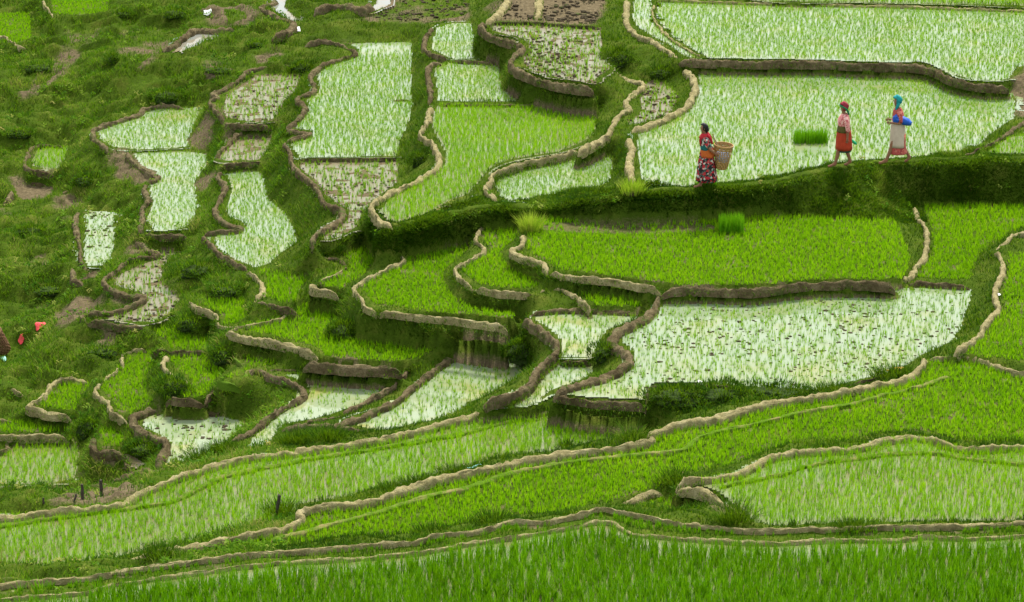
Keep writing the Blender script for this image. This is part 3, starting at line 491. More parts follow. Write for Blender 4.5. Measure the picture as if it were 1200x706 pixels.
sm_ = blur(HF, 1, 2); HF = np.where(FID < 0, .35 * HF + .65 * sm_, HF)
fw = np.clip(blur(FREE.astype(float), 5, 2) * 1.6 - .5, 0, 1)      # how far inside a bank
HF = HF + fw * ((fbm(XX, YY, .9, 4) - .5) * (.40 + .35 * (XX < -6.5)) + (fbm(XX, YY, 4, 3, 5) - .5) * .16)
HF = HF + fw * (XX < -5.5) * (np.abs(vnoise(XX, YY * 1.6, 1.1, 55) - .5) + .5 * np.abs(vnoise(XX, YY, 2.7, 57) - .5) - .3) * .4   # hummocks of the wild slope
isf = FID >= 0
HF = HF + np.where(isf, -.035 + (fbm(XX, YY, 5, 3, 9) - .5) * .05, 0)
def hz(x, y):
    fx = np.clip((np.asarray(x) - GX0) / DX, 0, NX - 1.001); fy = np.clip((np.asarray(y) - GY0) / DX, 0, NY - 1.001)
    ix = fx.astype(int); iy = fy.astype(int); u = fx - ix; v = fy - iy
    return (HF[iy, ix] * (1 - u) + HF[iy, ix + 1] * u) * (1 - v) + (HF[iy + 1, ix] * (1 - u) + HF[iy + 1, ix + 1] * u) * v
PXX, PYY = to_px(np.stack([XX, YY, HF], -1))
soil = np.zeros((NY, NX))
for poly in SOIL:
    q = np.array(poly); m = (PXX > q[:, 0].min()) & (PXX < q[:, 0].max()) & (PYY > q[:, 1].min()) & (PYY < q[:, 1].max())
    r, c = np.nonzero(m)
    if len(r): k = inpoly(PXX[r, c], PYY[r, c], poly); soil[r[k], c[k]] = 1
soil = blur(soil, 3, 2); steep = np.clip((np.hypot(np.gradient(HF, DX, axis=1), np.gradient(HF, DX, axis=0)) - .7) * 1.2, 0, 1); steep = blur(steep, 1, 1)
nb_ = blur(NEARB.astype(float), 3, 2)
soil = np.clip(soil * .85 + nb_ * .3 - .6 * steep + (fbm(XX, YY, 1.1, 4, 3) - .5) * (.8 + .35 * (PXX < 330)), 0, 1)
soil[isf] = np.maximum(soil[isf], .8)
gf = np.isin(FID, [i for i, n in enumerate(NAMES) if FIELDS[n]['kind'] in ('green', 'dark')]); soil[gf] = np.clip((fbm(XX, YY, 3, 3, 8)[gf] - .4) * 1.5, .1, .55)
a7 = FID == NAMES.index('A7'); soil[a7] = np.clip((fbm(XX, YY, 1.5, 4, 3)[a7] - .25) * 1.2, 0, .8)
wildid = [i for i, n in enumerate(NAMES) if FIELDS[n]['kind'] == 'wild']
wm = np.isin(FID, wildid); soil[wm] = np.clip((fbm(XX, YY, 1.1, 4, 3)[wm] - .35) * 1.6, 0, .7)
for n_, L_ in THIN.items():
    for ex, ey, ea, eb in L_:
        k_ = (((PXX - ex) / ea) ** 2 + ((PYY - ey) / eb) ** 2 < 1) & (FID == NAMES.index(n_)); soil[k_] = .5
# one sheet: fine grid inside, a skirt running out to the horizon round it
V = np.stack([XX, YY, HF], -1).reshape(-1, 3); idx = np.arange(NX * NY).reshape(NY, NX)
q = np.stack([idx[:-1, :-1], idx[:-1, 1:], idx[1:, 1:], idx[1:, :-1]], -1).reshape(-1, 4)
ring = np.concatenate([idx[0, :-1], idx[:-1, -1], idx[-1, ::-1][:-1], idx[::-1, 0][:-1]])
rv = V[ring]; ctr = np.array([(GX0 + GX1) / 2, (GY0 + GY1) / 2]); sk = []; prevr = ring; base = len(V); Vs = [V]; Fs = [q]
for dist, dz in ((3, -.3), (12, -1.5), (60, -8), (400, -22), (2500, -30)):
    d = rv[:, :2] - ctr; d = d / np.linalg.norm(d, axis=1)[:, None]
    nr = np.column_stack([rv[:, :2] + d * dist, rv[:, 2] * math.exp(-dist / 10) + dz + (fbm(rv[:, 0], rv[:, 1], .3, 3) - .5) * min(dist, 6) * .2])
    nid = base + np.arange(len(ring)); base += len(ring); Vs.append(nr)
    Fs.append(np.stack([prevr, nid, np.roll(nid, -1), np.roll(prevr, -1)], -1)); prevr = nid
V = np.vstack(Vs); q = np.vstack(Fs)
me = mesh_np('terrain', V, q.ravel(), np.arange(len(q)) * 4, np.full(len(q), 4), M['terrain'], None, True)
at_ = me.attributes.new('soil', 'FLOAT', 'POINT'); sv = np.full(len(V), .3, np.float32); sv[:NX * NY] = soil.ravel(); at_.data.foreach_set('value', sv)
tag(link(bpy.data.objects.new('terrain', me)), kind='structure')

# ---------------------------------------------------------------- water in the paddies
WAT = {'white': 'water', 'yellow': 'water_yellow', 'mid': 'water_mid', 'mud_rice': 'water_mud', 'pool': 'pool', 'dark': 'water_mid'}
for n, f in FIELDS.items():
    if f['kind'] not in WAT or n == 'G1b': continue
    zw = Z[n] - (.012 if f['kind'] != 'mud_rice' else .03); m = FID == NAMES.index(n)
    if not m.any(): continue
    r_, c_ = np.nonzero(m); r0, r1, c0, c1 = max(0, r_.min() - 5), r_.max() + 6, max(0, c_.min() - 5), c_.max() + 6
    s_ = m[r0:r1, c0:c1]; g_ = s_.copy(); hh_ = HF[r0:r1, c0:c1]
    for _ in range(4):
        p_ = np.pad(g_, 1); g_ = g_ | ((p_[:-2, 1:-1] | p_[2:, 1:-1] | p_[1:-1, :-2] | p_[1:-1, 2:]) & (hh_ > zw - .02))
    Vw, Fw = [], []
    for rr in range(g_.shape[0]):             # one strip per row of the survey grid
        e_ = np.flatnonzero(np.diff(np.concatenate([[0], g_[rr].astype(int), [0]])))
        for u0, u1 in zip(e_[::2], e_[1::2]):
            x0_, x1_ = gx[0] + (c0 + u0 - .5) * DX, gx[0] + (c0 + u1 - .5) * DX; y0_ = gy[0] + (r0 + rr - .5) * DX
            k_ = len(Vw); Vw += [(x0_, y0_, zw), (x1_, y0_, zw), (x1_, y0_ + DX, zw), (x0_, y0_ + DX, zw)]; Fw += [k_, k_ + 1, k_ + 2, k_ + 3]
    me = mesh_np('paddy_water', np.array(Vw), np.array(Fw), np.arange(len(Fw) // 4) * 4, np.full(len(Fw) // 4, 4), M[WAT[f['kind']]])
    tag(link(bpy.data.objects.new('paddy_water' if f['kind'] != 'pool' else 'pool_water', me)), 'water standing in the ' + f['desc'], None, None, 'structure')

# ---------------------------------------------------------------- earth bunds
def ridge(name, cl, w_, h_, mat, lump=1.0):
    n = len(cl); t = np.gradient(cl[:, :2], axis=0); t /= np.linalg.norm(t, axis=1)[:, None] + 1e-9; s = np.column_stack([t[:, 1], -t[:, 0]])
    L = np.concatenate([[0], np.cumsum(np.linalg.norm(np.diff(cl[:, :2], axis=0), axis=1))]); o = rng.random() * 90
    a = np.linspace(-1, 1, 11); prof = np.cos(a * math.pi / 2) ** .42
    taper = np.clip(np.minimum(L, L[-1] - L) / .22 + .03, 0, 1) ** .5
    w_ = w_ * WS; blk = np.floor(L / .2 + 1.2 * vnoise(L, L * 0, 1.3, o)).astype(int)   # slapped-on lumps of mud
    rb = rng.random((blk.max() + 2, 2)); jb = rb[np.clip(blk, 0, None)] - .5
    for _ in range(1): jb = (jb + np.roll(jb, 1, 0) + np.roll(jb, -1, 0)) / 3
    cl = cl.copy(); cl[:, :2] += s * (jb[:, :1] * .045 * lump)
    wide = w_ * (1 + .7 * (vnoise(L, L * 0, .8, o + 17) - .5) + lump * .55 * (vnoise(L, L * 0, 3.1, o) - .5) + lump * .35 * (vnoise(L, L * 0, 9, o + 5) - .5)) * (.15 + .85 * taper)
    X = a[None, :] * wide[:, None] * (1 + .5 * lump * (vnoise(L, L * 0, 2.4, o + 31)[:, None] - .5) * np.sign(a)[None, :]) + (vnoise(L[:, None] * 7, a[None, :] * 3 + L[:, None], 1, o) - .5) * .05 * lump; px = cl[:, None, 0] + s[:, None, 0] * X; py = cl[:, None, 1] + s[:, None, 1] * X
    lumpz = (fbm(px, py, 5, 3, o) - .5) * .6 + (vnoise(px, py, 15, o) - .5) * .7 + (vnoise(L, L * 0, 2., o) - .5)[:, None] * .5
    hz_ = h_ * .85 * prof[None, :] * (1 + lump * lumpz + lump * .3 * jb[:, 1:]) * taper[:, None]
    base = cl[:, None, 2] - h_ * .8 - .02
    pz = base + hz_ - (1 - taper)[:, None] * .12 - np.where(np.abs(a) > .95, .09, 0)[None, :]
    me = grid_mesh(name, np.stack([px + (vnoise(px, py, 11, o) - .5) * .05 * lump, py, pz], -1).reshape(-1, 3), n, 11, mat)
    return me
PALE = {'J', 'I', 'H', 'S', 'G1', 'K', 'Z2', 'Z1', 'X0', 'X1', 'X2', 'P', 'M1', 'N3', 'C1', 'C2', 'C3', 'D0', 'D2', 'D3', 'E1', 'L1', 'L2', 'T1', 'F1', 'F2', 'Q0', 'R1'}
BROWN_DESC = ('brown', 'dark')
BGROUP = 'earth bunds between the paddies'
for (f, w_, h_, desc, pts, kind), cl in zip(BUNDS, BLINES):
    pale = f in PALE and not any(b in desc for b in BROWN_DESC)
    mt = M['dark'] if kind == 'dark' else M['ledge'] if ('ledge' in desc or 'faint' in desc) else M['tan'] if pale else M['mud']
    if pale and f in ('X0', 'X1', 'Z1'): w_ *= .9; h_ *= .85
    if 'inner ledge' in desc or f == 'G1': lump = .7
    elif f in ('J', 'I', 'H', 'K', 'Z1', 'Z2') and pale: lump = .7
    else: lump = .85
    ob = link(bpy.data.objects.new('earth_bund', ridge('earth_bund', cl, w_, h_, mt, lump)))
    tag(ob, desc, 'bund', BGROUP)
ob = link(bpy.data.objects.new('footpath', ridge('footpath', PLINE, .34, .12, M['terrain'], .6)))
tag(ob, 'grassy footpath on the bank that the women walk along', None, None, 'structure')
# ---------------------------------------------------------------- leaves as real blades
def blades(P, Lh, wd, ang, lean, droop, facing=None):
    """P roots (n,3), Lh length, wd width, ang heading of the lean, lean sideways share, droop of the tip -> verts (n*5,3)"""
    n = len(P); d = np.column_stack([np.cos(ang), np.sin(ang), np.zeros(n)])
    fa = ang + math.pi / 2 + rng.normal(0, .5, n) if facing is None else facing
    s = np.column_stack([np.cos(fa), np.sin(fa), np.zeros(n)]) * (wd * .5)[:, None]
    up = np.array([0, 0, 1.])
    mid = P + d * (Lh * lean * .5)[:, None] + up * (Lh * np.where(droop > .5, .62 - .4 * droop, .58))[:, None]
    tip = P + d * (Lh * lean * 1.15)[:, None] + up * (Lh * (1 - droop))[:, None]
    return np.stack([P - s, P + s, mid + s * .9, mid - s * .9, tip], 1).reshape(-1, 3)
def blade_mesh(name, V, rnd, mat):
    n = len(V) // 5; b = np.arange(n)[:, None] * 5
    loops = np.hstack([b + np.array([0, 1, 2, 3]), b + np.array([3, 2, 4])]).ravel()
    st = (np.arange(n)[:, None] * 7 + np.array([0, 4])).ravel(); tt = np.tile([4, 3], n)
    return mesh_np(name, V, loops, st, tt, mat, np.repeat(rnd, 5))
def spike_mesh(name, V, rnd, mat):         # seedlings too small to show a bend: one tapering leaf face each
    V = V.reshape(-1, 5, 3); n = len(V); w = (V[:, 1] - V[:, 0]) * .5; V = np.stack([V[:, 0] - w, V[:, 1] + w, V[:, 4]], 1).reshape(-1, 3)
    return mesh_np(name, V, np.arange(n * 3), np.arange(n) * 3, np.full(n, 3), mat, np.repeat(rnd, 3))
def clump_blades(C, nb, h, spread, width=.009):
    """rice clumps at C (n,3)"""
    n = len(C); k = np.repeat(np.arange(n), nb); m = len(k)
    hh = h * rng.uniform(.75, 1.2, n)[k] * rng.uniform(.6, 1.1, m)
    root = C[k] + np.column_stack([rng.normal(0, .012, m), rng.normal(0, .012, m), np.zeros(m) - .02])
    ang = rng.uniform(0, 2 * math.pi, m)
    V = blades(root, hh, width * rng.uniform(.7, 1.3, m), ang, rng.uniform(.05, spread, m), rng.uniform(0, .18, m))
    return V, np.clip(rng.uniform(.15, .75, n)[k] + rng.normal(0, .14, m), 0, 1)
def field_points(n, sp, jit=.25, inrow=.6):
    w = WPOLY[n]; x0, y0 = w[:, :2].min(0); x1, y1 = w[:, :2].max(0); c = np.array([(x0 + x1) / 2, (y0 + y1) / 2])
    R = math.hypot(x1 - x0, y1 - y0) / 2 + sp; g = np.arange(-R, R, sp); a, b = np.meshgrid(g, np.arange(-R, R, sp * inrow))
    th = rng.normal(0, .10) ; a = a.ravel(); b = b.ravel()
    a = a + .12 * np.sin(b * .5 + rng.random() * 6)                     # hand-planted rows wander
    a = a + rng.normal(0, sp * jit * .7, len(a)); b = b + rng.normal(0, sp * inrow * .5, len(b))
    x = c[0] + a * math.cos(th) - b * math.sin(th); y = c[1] + a * math.sin(th) + b * math.cos(th)
    m = inpoly(x, y, w[:, :2]) & (x > GX0) & (x < GX1) & (y > GY0 + .3) & (y < GY1)
    x, y = x[m], y[m]
    # drop clumps that would stand in a bund
    ix = ((x - GX0) / DX).astype(int); iy = ((y - GY0) / DX).astype(int); k = FID[iy, ix] == NAMES.index(n)
    return x[k], y[k]
RICE = {'yellow': 'rice_pale', 'white': 'rice_pale', 'mid': 'rice', 'green': 'rice', 'dark': 'rice_dark', 'mud_rice': 'rice_pale'}
LEAF_W = {'yellow': .0065, 'white': .0065, 'mid': .0075, 'green': .008, 'dark': .009, 'mud_rice': .0065}
single = None
for n, f in FIELDS.items():
    if f['kind'] not in RICE: continue
    x, y = field_points(n, {'white': f['sp'] * .52, 'mid': .092, 'green': .078, 'dark': .105 if n != 'G1b' else .085, 'mud_rice': .15, 'yellow': f['sp'] * .62}[f['kind']], {'white': .6, 'dark': .6, 'mid': .6}.get(f['kind'], .8), {'white': .58, 'mid': .62, 'green': .75, 'dark': .75, 'mud_rice': .6, 'yellow': .6}[f['kind']])
    gap = fbm(x, y, .8, 3, 21)
    keep = rng.random(len(x)) < {'white': .95, 'mid': .97, 'green': 1., 'dark': 1., 'mud_rice': .75, 'yellow': .85}[f['kind']] - np.clip(.36 - gap, 0, 1) * (2 if f['kind'] in ('white', 'mud_rice', 'yellow') else .6)
    a_, b_ = to_px(np.column_stack([x, y, np.full(len(x), Z[n])]))
    for ex, ey, ea, eb in THIN.get(n, []): keep &= (((a_ - ex) / ea) ** 2 + ((b_ - ey) / eb) ** 2 > 1) | (rng.random(len(x)) < .3)
    if n in ('G1', 'G1b'):                  # the ridges themselves stay clear
        for bl_, cl_ in zip(BUNDS, BLINES):
            if bl_[0] == 'G1':
                o_ = np.argsort(cl_[:, 0]); yr = np.interp(x, cl_[o_, 0], cl_[o_, 1]); keep &= ~((y < yr + .05) & (y > yr - (.3 if n == 'G1' else .12)))
    x, y = x[keep], y[keep]
    C = np.column_stack([x, y, np.full(len(x), Z[n] - .02)])
    if not len(C): continue
    hs = f['h'] * {'white': .5, 'mid': .62, 'green': .5, 'dark': .85, 'mud_rice': .6, 'yellow': .6}[f['kind']] * (.75 + .5 * fbm(x, y, .5, 3, 4))
    if n == 'G1':                           # the 300 clumps that show largest stand as single plants
        a, b = to_px(C); o = np.argsort(-(b - 1000 * ((a < 5) | (a > 1195) | (b > 703)))); single = C[o[:300]]; hsing = hs[o[:300]]; C = C[o[300:]]; hs = hs[o[300:]]
    V, r = clump_blades(C, {'white': 6, 'mid': 6, 'green': 5, 'dark': 10, 'mud_rice': 7, 'yellow': 6}[f['kind']], hs.mean(), .3 if f['kind'] in ('white', 'mud_rice', 'yellow') else .36, LEAF_W[f['kind']])
    me = (blade_mesh if f['kind'] in ('mid', 'dark') else spike_mesh)('rice_plants', V, r, M[RICE[f['kind']]])
    tag(link(bpy.data.objects.new('rice_plants', me)), 'young rice planted in the ' + f['desc'], 'rice', None, 'stuff')
variants = []
for k in range(10):
    V, r = clump_blades(np.zeros((1, 3)), 13, .42, .5, .013); variants.append(blade_mesh('rice_clump', V, r, M['rice_dark']))
for k, (c, h) in enumerate(zip(single, hsing)):
    o = bpy.data.objects.new('rice_clump', variants[k % 10]); o.location = c; s = h / .42; o.scale = (s, s, s); o.rotation_euler = (0, 0, rng.random() * 6.28); link(o)
    tag(o, 'deep green rice clump in the paddy in front of the double ridge', 'rice clump', 'rice clumps in the deep green paddy')

# ---------------------------------------------------------------- grass on the banks
gxn = np.gradient(HF, DX, axis=1); gyn = np.gradient(HF, DX, axis=0); slope = np.sqrt(1 + gxn ** 2 + gyn ** 2)
vis = (PXX > -60) & (PXX < 1260) & (PYY > -30) & (PYY < 740)
wildk = (FID < 0) | np.isin(FID, wildid) | (FID == NAMES.index('A7'))
edge = blur(isf.astype(float), 2, 1)
shag = fbm(XX, YY, .7, 4, 31)
dens = np.where(vis & wildk, np.minimum(slope, 9), 0) * np.clip(1.15 - soil * 1.3, .08, 1) * (.45 + 1.1 * shag)
dens[FID == NAMES.index('A7')] *= .5
def bank_grass(mask, label, total, mat, lmin, lmax):
    d = (dens * mask).ravel(); cs = np.cumsum(d)
    if cs[-1] <= 0: return
    k = np.searchsorted(cs, rng.random(total) * cs[-1]); iy, ix = np.divmod(np.minimum(k, NX * NY - 1), NX)
    x = gx[ix] + rng.uniform(-.5, .5, total) * DX; y = gy[iy] + rng.uniform(-.5, .5, total) * DX
    P_ = np.column_stack([x, y, hz(x, y) - .015])
    down = np.arctan2(-gyn[iy, ix], -gxn[iy, ix]); st = np.clip(slope[iy, ix] - 1, 0, 1.5)
    ang = np.where(rng.random(total) < .35 + .4 * np.clip(st, 0, 1), down + rng.normal(0, .7, total), rng.uniform(0, 6.28, total))
    sh = np.clip(fbm(x, y, .7, 4, 31) * 2 - .5, 0, 1); tuft = np.clip(vnoise(x, y, 2.6, 3) * 2.2 - .9, 0, 1)
    Lh = (lmin + (lmax - lmin) * (.3 * sh + .8 * tuft)) * rng.uniform(.6, 1.25, total)
    V = blades(P_, Lh, rng.uniform(.009, .02, total), ang, .25 + .5 * np.clip(st, 0, 1) + rng.uniform(0, .4, total), rng.uniform(.05, .4, total))
    r = np.clip(.05 + .6 * vnoise(x, y, 2.6, 3) + 1.0 * (fbm(x, y, 1.0, 3, 44) - .5) + rng.normal(0, .17, total), 0, 1)
    me = blade_mesh('bank_grass', V, r, mat); tag(link(bpy.data.objects.new('bank_grass', me)), label, 'grass', None, 'stuff')
pathbank = np.zeros((NY, NX), bool)
q_ = [(380,300),(440,262),(560,232),(700,222),(830,205),(960,185),(1060,172),(1300,170),(1300,245),(1060,262),(900,256),(620,258),(540,282),(440,296)]
pathbank = inpoly(PXX, PYY, q_)
leftside = (PXX < 335) & ~pathbank
near_ = (YY < 54.5) & ~leftside & ~pathbank & (PYY > 440)
rest = ~(pathbank | leftside | near_)
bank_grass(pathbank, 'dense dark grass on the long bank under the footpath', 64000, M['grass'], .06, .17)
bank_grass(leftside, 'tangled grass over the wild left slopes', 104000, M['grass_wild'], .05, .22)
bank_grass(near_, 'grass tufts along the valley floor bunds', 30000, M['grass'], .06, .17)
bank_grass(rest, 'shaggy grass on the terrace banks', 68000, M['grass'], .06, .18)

# shaggy fringe hanging from the outer lip of the bunds
FV, FR = [], []
for (f_, w_, h_, desc, pts, kind), cl in zip(BUNDS + [('P', .5, .1, 'path', PATH, '')], BLINES + [PLINE]):
    if 'ledge' in desc or 'faint' in desc or 'thin tan ridge' in desc: continue
    t_ = np.gradient(cl[:, :2], axis=0); t_ /= np.linalg.norm(t_, axis=1)[:, None] + 1e-9; sd = np.column_stack([t_[:, 1], -t_[:, 0]]); wr = w_ * WS
    k = rng.integers(0, len(cl), int(len(cl) * 5)); k = k[rng.random(len(k)) < np.clip(fbm(cl[k, 0], cl[k, 1], 1.6, 3, 12) * 2.4 - .7, .02, 1)]; m_ = len(k)
    if m_ and desc != 'path':
        p_ = cl[k, :2] + sd[k] * (wr * rng.choice([-1, 1], m_) * rng.uniform(.5, 1.3, m_))[:, None]
        FV.append(blades(np.column_stack([p_, np.maximum(hz(p_[:, 0], p_[:, 1]), Z[f_] + .0)]), rng.uniform(.03, .10, m_), rng.uniform(.007, .013, m_), rng.uniform(0, 6.28, m_), rng.uniform(.2, .7, m_), rng.uniform(0, .4, m_))); FR.append(np.clip(rng.normal(.55, .24, m_), 0, 1))
    for sg in (-1, 1):
        e_ = cl[:, :2] + sd * sg * (wr + .14); drop = (Z[f_] if desc != 'path' else cl[:, 2] - .08) - hz(e_[:, 0], e_[:, 1]); ok = np.flatnonzero(drop > .10)
        if not len(ok): continue
        per = 2 if 'brown' in desc or 'crumbling' in desc else 7 if desc != 'path' else 10
        k = np.repeat(ok, per); k = k[rng.random(len(k)) < np.clip(fbm(cl[k, 0], cl[k, 1], 1.2, 3, 66) * 2.2 - .45, .05, 1)]; m_ = len(k)
        if not m_: continue
        off = wr * rng.uniform(.85, 1.35, m_); p_ = cl[k, :2] + sd[k] * (sg * off)[:, None] + rng.normal(0, .03, (m_, 2)); zt_ = Z[f_] if desc != 'path' else cl[k, 2] - .08; hgt = np.maximum(hz(p_[:, 0], p_[:, 1]), zt_ - .02 - rng.uniform(0, .5, m_) * np.minimum(drop[k], .5))
        an = np.arctan2(sd[k, 1] * sg, sd[k, 0] * sg) + rng.normal(0, .5, m_); L_ = rng.uniform(.07, .2, m_)
        FV.append(blades(np.column_stack([p_, hgt]), L_, rng.uniform(.009, .018, m_), an, rng.uniform(.3, .8, m_), rng.uniform(.2, 1.5, m_))); FR.append(np.clip(rng.normal(.4, .24, m_), 0, 1))
FV = np.vstack(FV); FR = np.concatenate(FR)
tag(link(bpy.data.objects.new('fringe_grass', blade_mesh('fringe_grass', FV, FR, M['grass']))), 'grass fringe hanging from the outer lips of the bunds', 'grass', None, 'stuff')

# broad-leaved weeds on the wild slopes
dw = (dens * (leftside | pathbank) * np.clip(fbm(XX, YY, 1.0, 3, 91) * 3 - 1.2, 0, 1)).ravel(); cs = np.cumsum(dw); nw = 900
k = np.searchsorted(cs, rng.random(nw) * cs[-1]); iy, ix = np.divmod(np.minimum(k, NX * NY - 1), NX); kk = np.repeat(np.arange(nw), 9); m_ = len(kk)
p_ = np.column_stack([gx[ix], gy[iy], hz(gx[ix], gy[iy])])[kk] + rng.normal(0, .035, (m_, 3)) + np.array([0, 0, .07]); an = rng.uniform(0, 6.28, m_)
tag(link(bpy.data.objects.new('leafy_weeds', blade_mesh('leafy_weeds', blades(p_, rng.uniform(.05, .09, m_), rng.uniform(.03, .05, m_), an, rng.uniform(.5, 1.1, m_), rng.uniform(.3, 1., m_)), np.clip(rng.uniform(.3, .9, nw)[kk], 0, 1), M['grass_wild']))), 'broad-leaved weeds dotted over the wild slopes and the path bank', 'weeds', None, 'stuff')

# clods of mud lying in the paddies
def clods(n, count, smin, smax, label):
    w = WPOLY[n]; x0, y0 = w[:, :2].min(0); x1, y1 = w[:, :2].max(0); x = rng.uniform(x0, x1, count * 3); y = rng.uniform(y0, y1, count * 3)
    m = inpoly(x, y, w[:, :2]) & (rng.random(count * 3) < np.clip(fbm(x, y, .8, 3, 77) * 2.4 - .6, .05, 1)); x, y = x[m][:count], y[m][:count]
    bm = bmesh.new(); bmesh.ops.create_icosphere(bm, subdivisions=1, radius=1); bv = np.array([v.co for v in bm.verts]); bf = np.array([[v.index for v in f.verts] for f in bm.faces]); bm.free()
    c = len(x); s = rng.uniform(smin, smax, c) * rng.choice([.6, 1, 1.4], c)
    V = bv[None] * (1 + rng.uniform(-.35, .35, (c, len(bv), 1))) * np.stack([s * rng.uniform(.8, 1.5, c), s, s * .5], -1)[:, None, :] + np.stack([x, y, np.full(c, Z[n] - .01)], -1)[:, None, :]
    Fa = (bf[None] + (np.arange(c) * len(bv))[:, None, None]).reshape(-1, 3)
    me = mesh_np('mud_clods', V.reshape(-1, 3), Fa.ravel(), np.arange(len(Fa)) * 3, np.full(len(Fa), 3), M['clod'])
    tag(link(bpy.data.objects.new('mud_clods', me)), label, 'mud', None, 'stuff')
clods('W', 800, .015, .035, 'dark mud clods scattered in the large white flooded paddy')
clods('Q1', 450, .015, .04, 'mud clods crowding the cloddy sparsely planted paddy')
clods('Q0', 600, .02, .06, 'turned clods on the freshly tilled brown plot')
clods('B2', 160, .015, .035, 'mud clods in the muddier paddy below the tall flooded one')
clods('F10', 120, .015, .035, 'mud clods in the hourglass shaped paddy')
clods('M1', 80, .02, .05, 'mud clods in the little half-dried paddy')
clods('V0', 60, .02, .045, 'a few mud clods in the white pond-like paddy')
clods('A7', 260, .02, .06, 'clods on the weedy tilled shelf above the tall flooded paddy')
clods('F6', 90, .015, .035, 'mud clods in the muddy paddy above the bare brown bank')
clods('F9', 50, .02, .05, 'mud clods in the narrow upright flooded paddy')
# ---------------------------------------------------------------- small things on the ground
def ground_at(px, py):                     # where the pixel's direction meets the built terrain
    d = rays(px, py); t = np.arange(40, 101, .01); p = CAM + d[None] * t[:, None]
    k = np.argmax(p[:, 2] < np.where((p[:, 0] > GX0) & (p[:, 0] < GX1) & (p[:, 1] > GY0) & (p[:, 1] < GY1), hz(p[:, 0], p[:, 1]), -5)); return Vector(p[k])
def empty(name, loc, rz=0., tilt=(0, 0)):
    e = bpy.data.objects.new(name, None); e.empty_display_size = .1; e.location = loc; e.rotation_euler = (tilt[0], tilt[1], rz); return link(e)
def part(name, me, parent, mods=()):
    o = bpy.data.objects.new(name, me); link(o, parent); return o
def tuft_mesh(w, d, h, count, mat, spread=.2, upright=True, square=False):
    r = np.sqrt(rng.random(count)); th = rng.uniform(0, 6.28, count); P_ = np.column_stack([r * np.cos(th) * w / 2, r * np.sin(th) * d / 2, np.full(count, -.03)])
    if square: P_[:, 0] = rng.uniform(-.5, .5, count) * w; P_[:, 1] = rng.uniform(-.5, .5, count) * d; r = r * 0 + .35
    ang = np.where(rng.random(count) < .6, th, rng.uniform(0, 6.28, count)); L_ = h * (1.05 - .35 * r ** 3) * rng.uniform(.75, 1.1, count)
    V = blades(P_, L_, rng.uniform(.008, .014, count), ang, spread * (.3 + r) * rng.uniform(.4, 1.4, count), rng.uniform(0, .12 if upright else .35, count))
    return blade_mesh('leaves', V, np.clip(rng.normal(.45, .22, count), 0, 1), mat)
def lump_mesh(name, rx, ry, rz_, mat, rough=.3, sub=2, seed=0):
    bm = bmesh.new(); bmesh.ops.create_icosphere(bm, subdivisions=sub, radius=1); r = random.Random(seed)
    for v in bm.verts: v.co = Vector((v.co.x * rx, v.co.y * ry, v.co.z * rz_)) * (1 + r.uniform(-rough, rough))
    me = bpy.data.meshes.new(name); bm.to_mesh(me); bm.free(); me.materials.append(mat); return me
PXM = 49.0
for px, py, w, h, dep, cnt, mat, lab in [
    (950, 168, 40, 19, .34, 800, 'seed', 'square bright green seedling bed standing in the flooded paddy'),
    (857, 272, 28, 22, .35, 600, 'seed', 'bright green sheaf of seedlings on the broad green terrace'),
    (622, 272, 22, 24, .28, 420, 'straw', 'yellowish tuft of tall rice at the bund end'),
    (741, 227, 26, 20, .3, 300, 'straw', 'yellow-green tuft on the path where the pale bund meets it'),
    (829, 220, 24, 14, .25, 200, 'seed', 'low grass tuft at the feet of the woman with the basket')]:
    g = ground_at(px, py); e = empty('seedling_tuft', g); tag(e, lab, 'seedlings')
    part('leaves', tuft_mesh(w / PXM, dep, h / PXM * 1.08, cnt, M[mat], .16 if mat == 'seed' else .45, True, px in (950, 857)), e)
    part('root_mud', lump_mesh('root_mud', w / PXM * .42, dep * .42, .05, M['clod'], .2, 2, px), e)
TUF = [(330,604,34,20,'beside the lone leaning stake'),(500,568,60,12,'behind the long pale bund by the blue-green scrap'),(462,576,40,12,'spreading low behind the long pale bund'),(535,556,46,12,'close behind the blue-green scrap'),(665,526,22,12,'behind the bund kink on its long side'),(742,517,26,20,'in the corner of the bund kink'),(186,652,40,14,'on the lower end of the long pale bund'),(577,612,36,15,'behind the upper thin ridge where it dips'),(508,626,46,12,'low behind the upper thin ridge'),(967,528,40,8,'behind the arched bund shoulder'),(1000,618,46,10,'on the lens paddy side of the upper thin ridge'),(860,612,34,26,'leaning on the crumbling dirt corner'),(790,566,36,18,'at the tip of the arched bund'),(1050,440,60,14,'behind the scrap of yellow plastic'),(980,458,60,12,'along the foot of the large white paddy'),(350,520,40,22,'on the bank under the brown lip'),(385,516,36,22,'beside the brown lip facing the valley floor'),(240,540,44,18,'at the outlet of the pond-like paddy'),(262,527,30,14,'on the brown bund end by the pond-like paddy')]
for px, py, w, h, where in TUF:
    g = ground_at(px, py); e = empty('grass_tuft', g); tag(e, 'dark shaggy grass tuft ' + where, 'grass tuft', 'grass tufts along the bunds')
    part('leaves', tuft_mesh(w / 56, .4, h / 56 * 1.1, int(w * 9), M['grass'], .7, False), e)
M['mound'] = mat_plain('turf_mound', (.03, .05, .012), .95, .4, 12, .05)
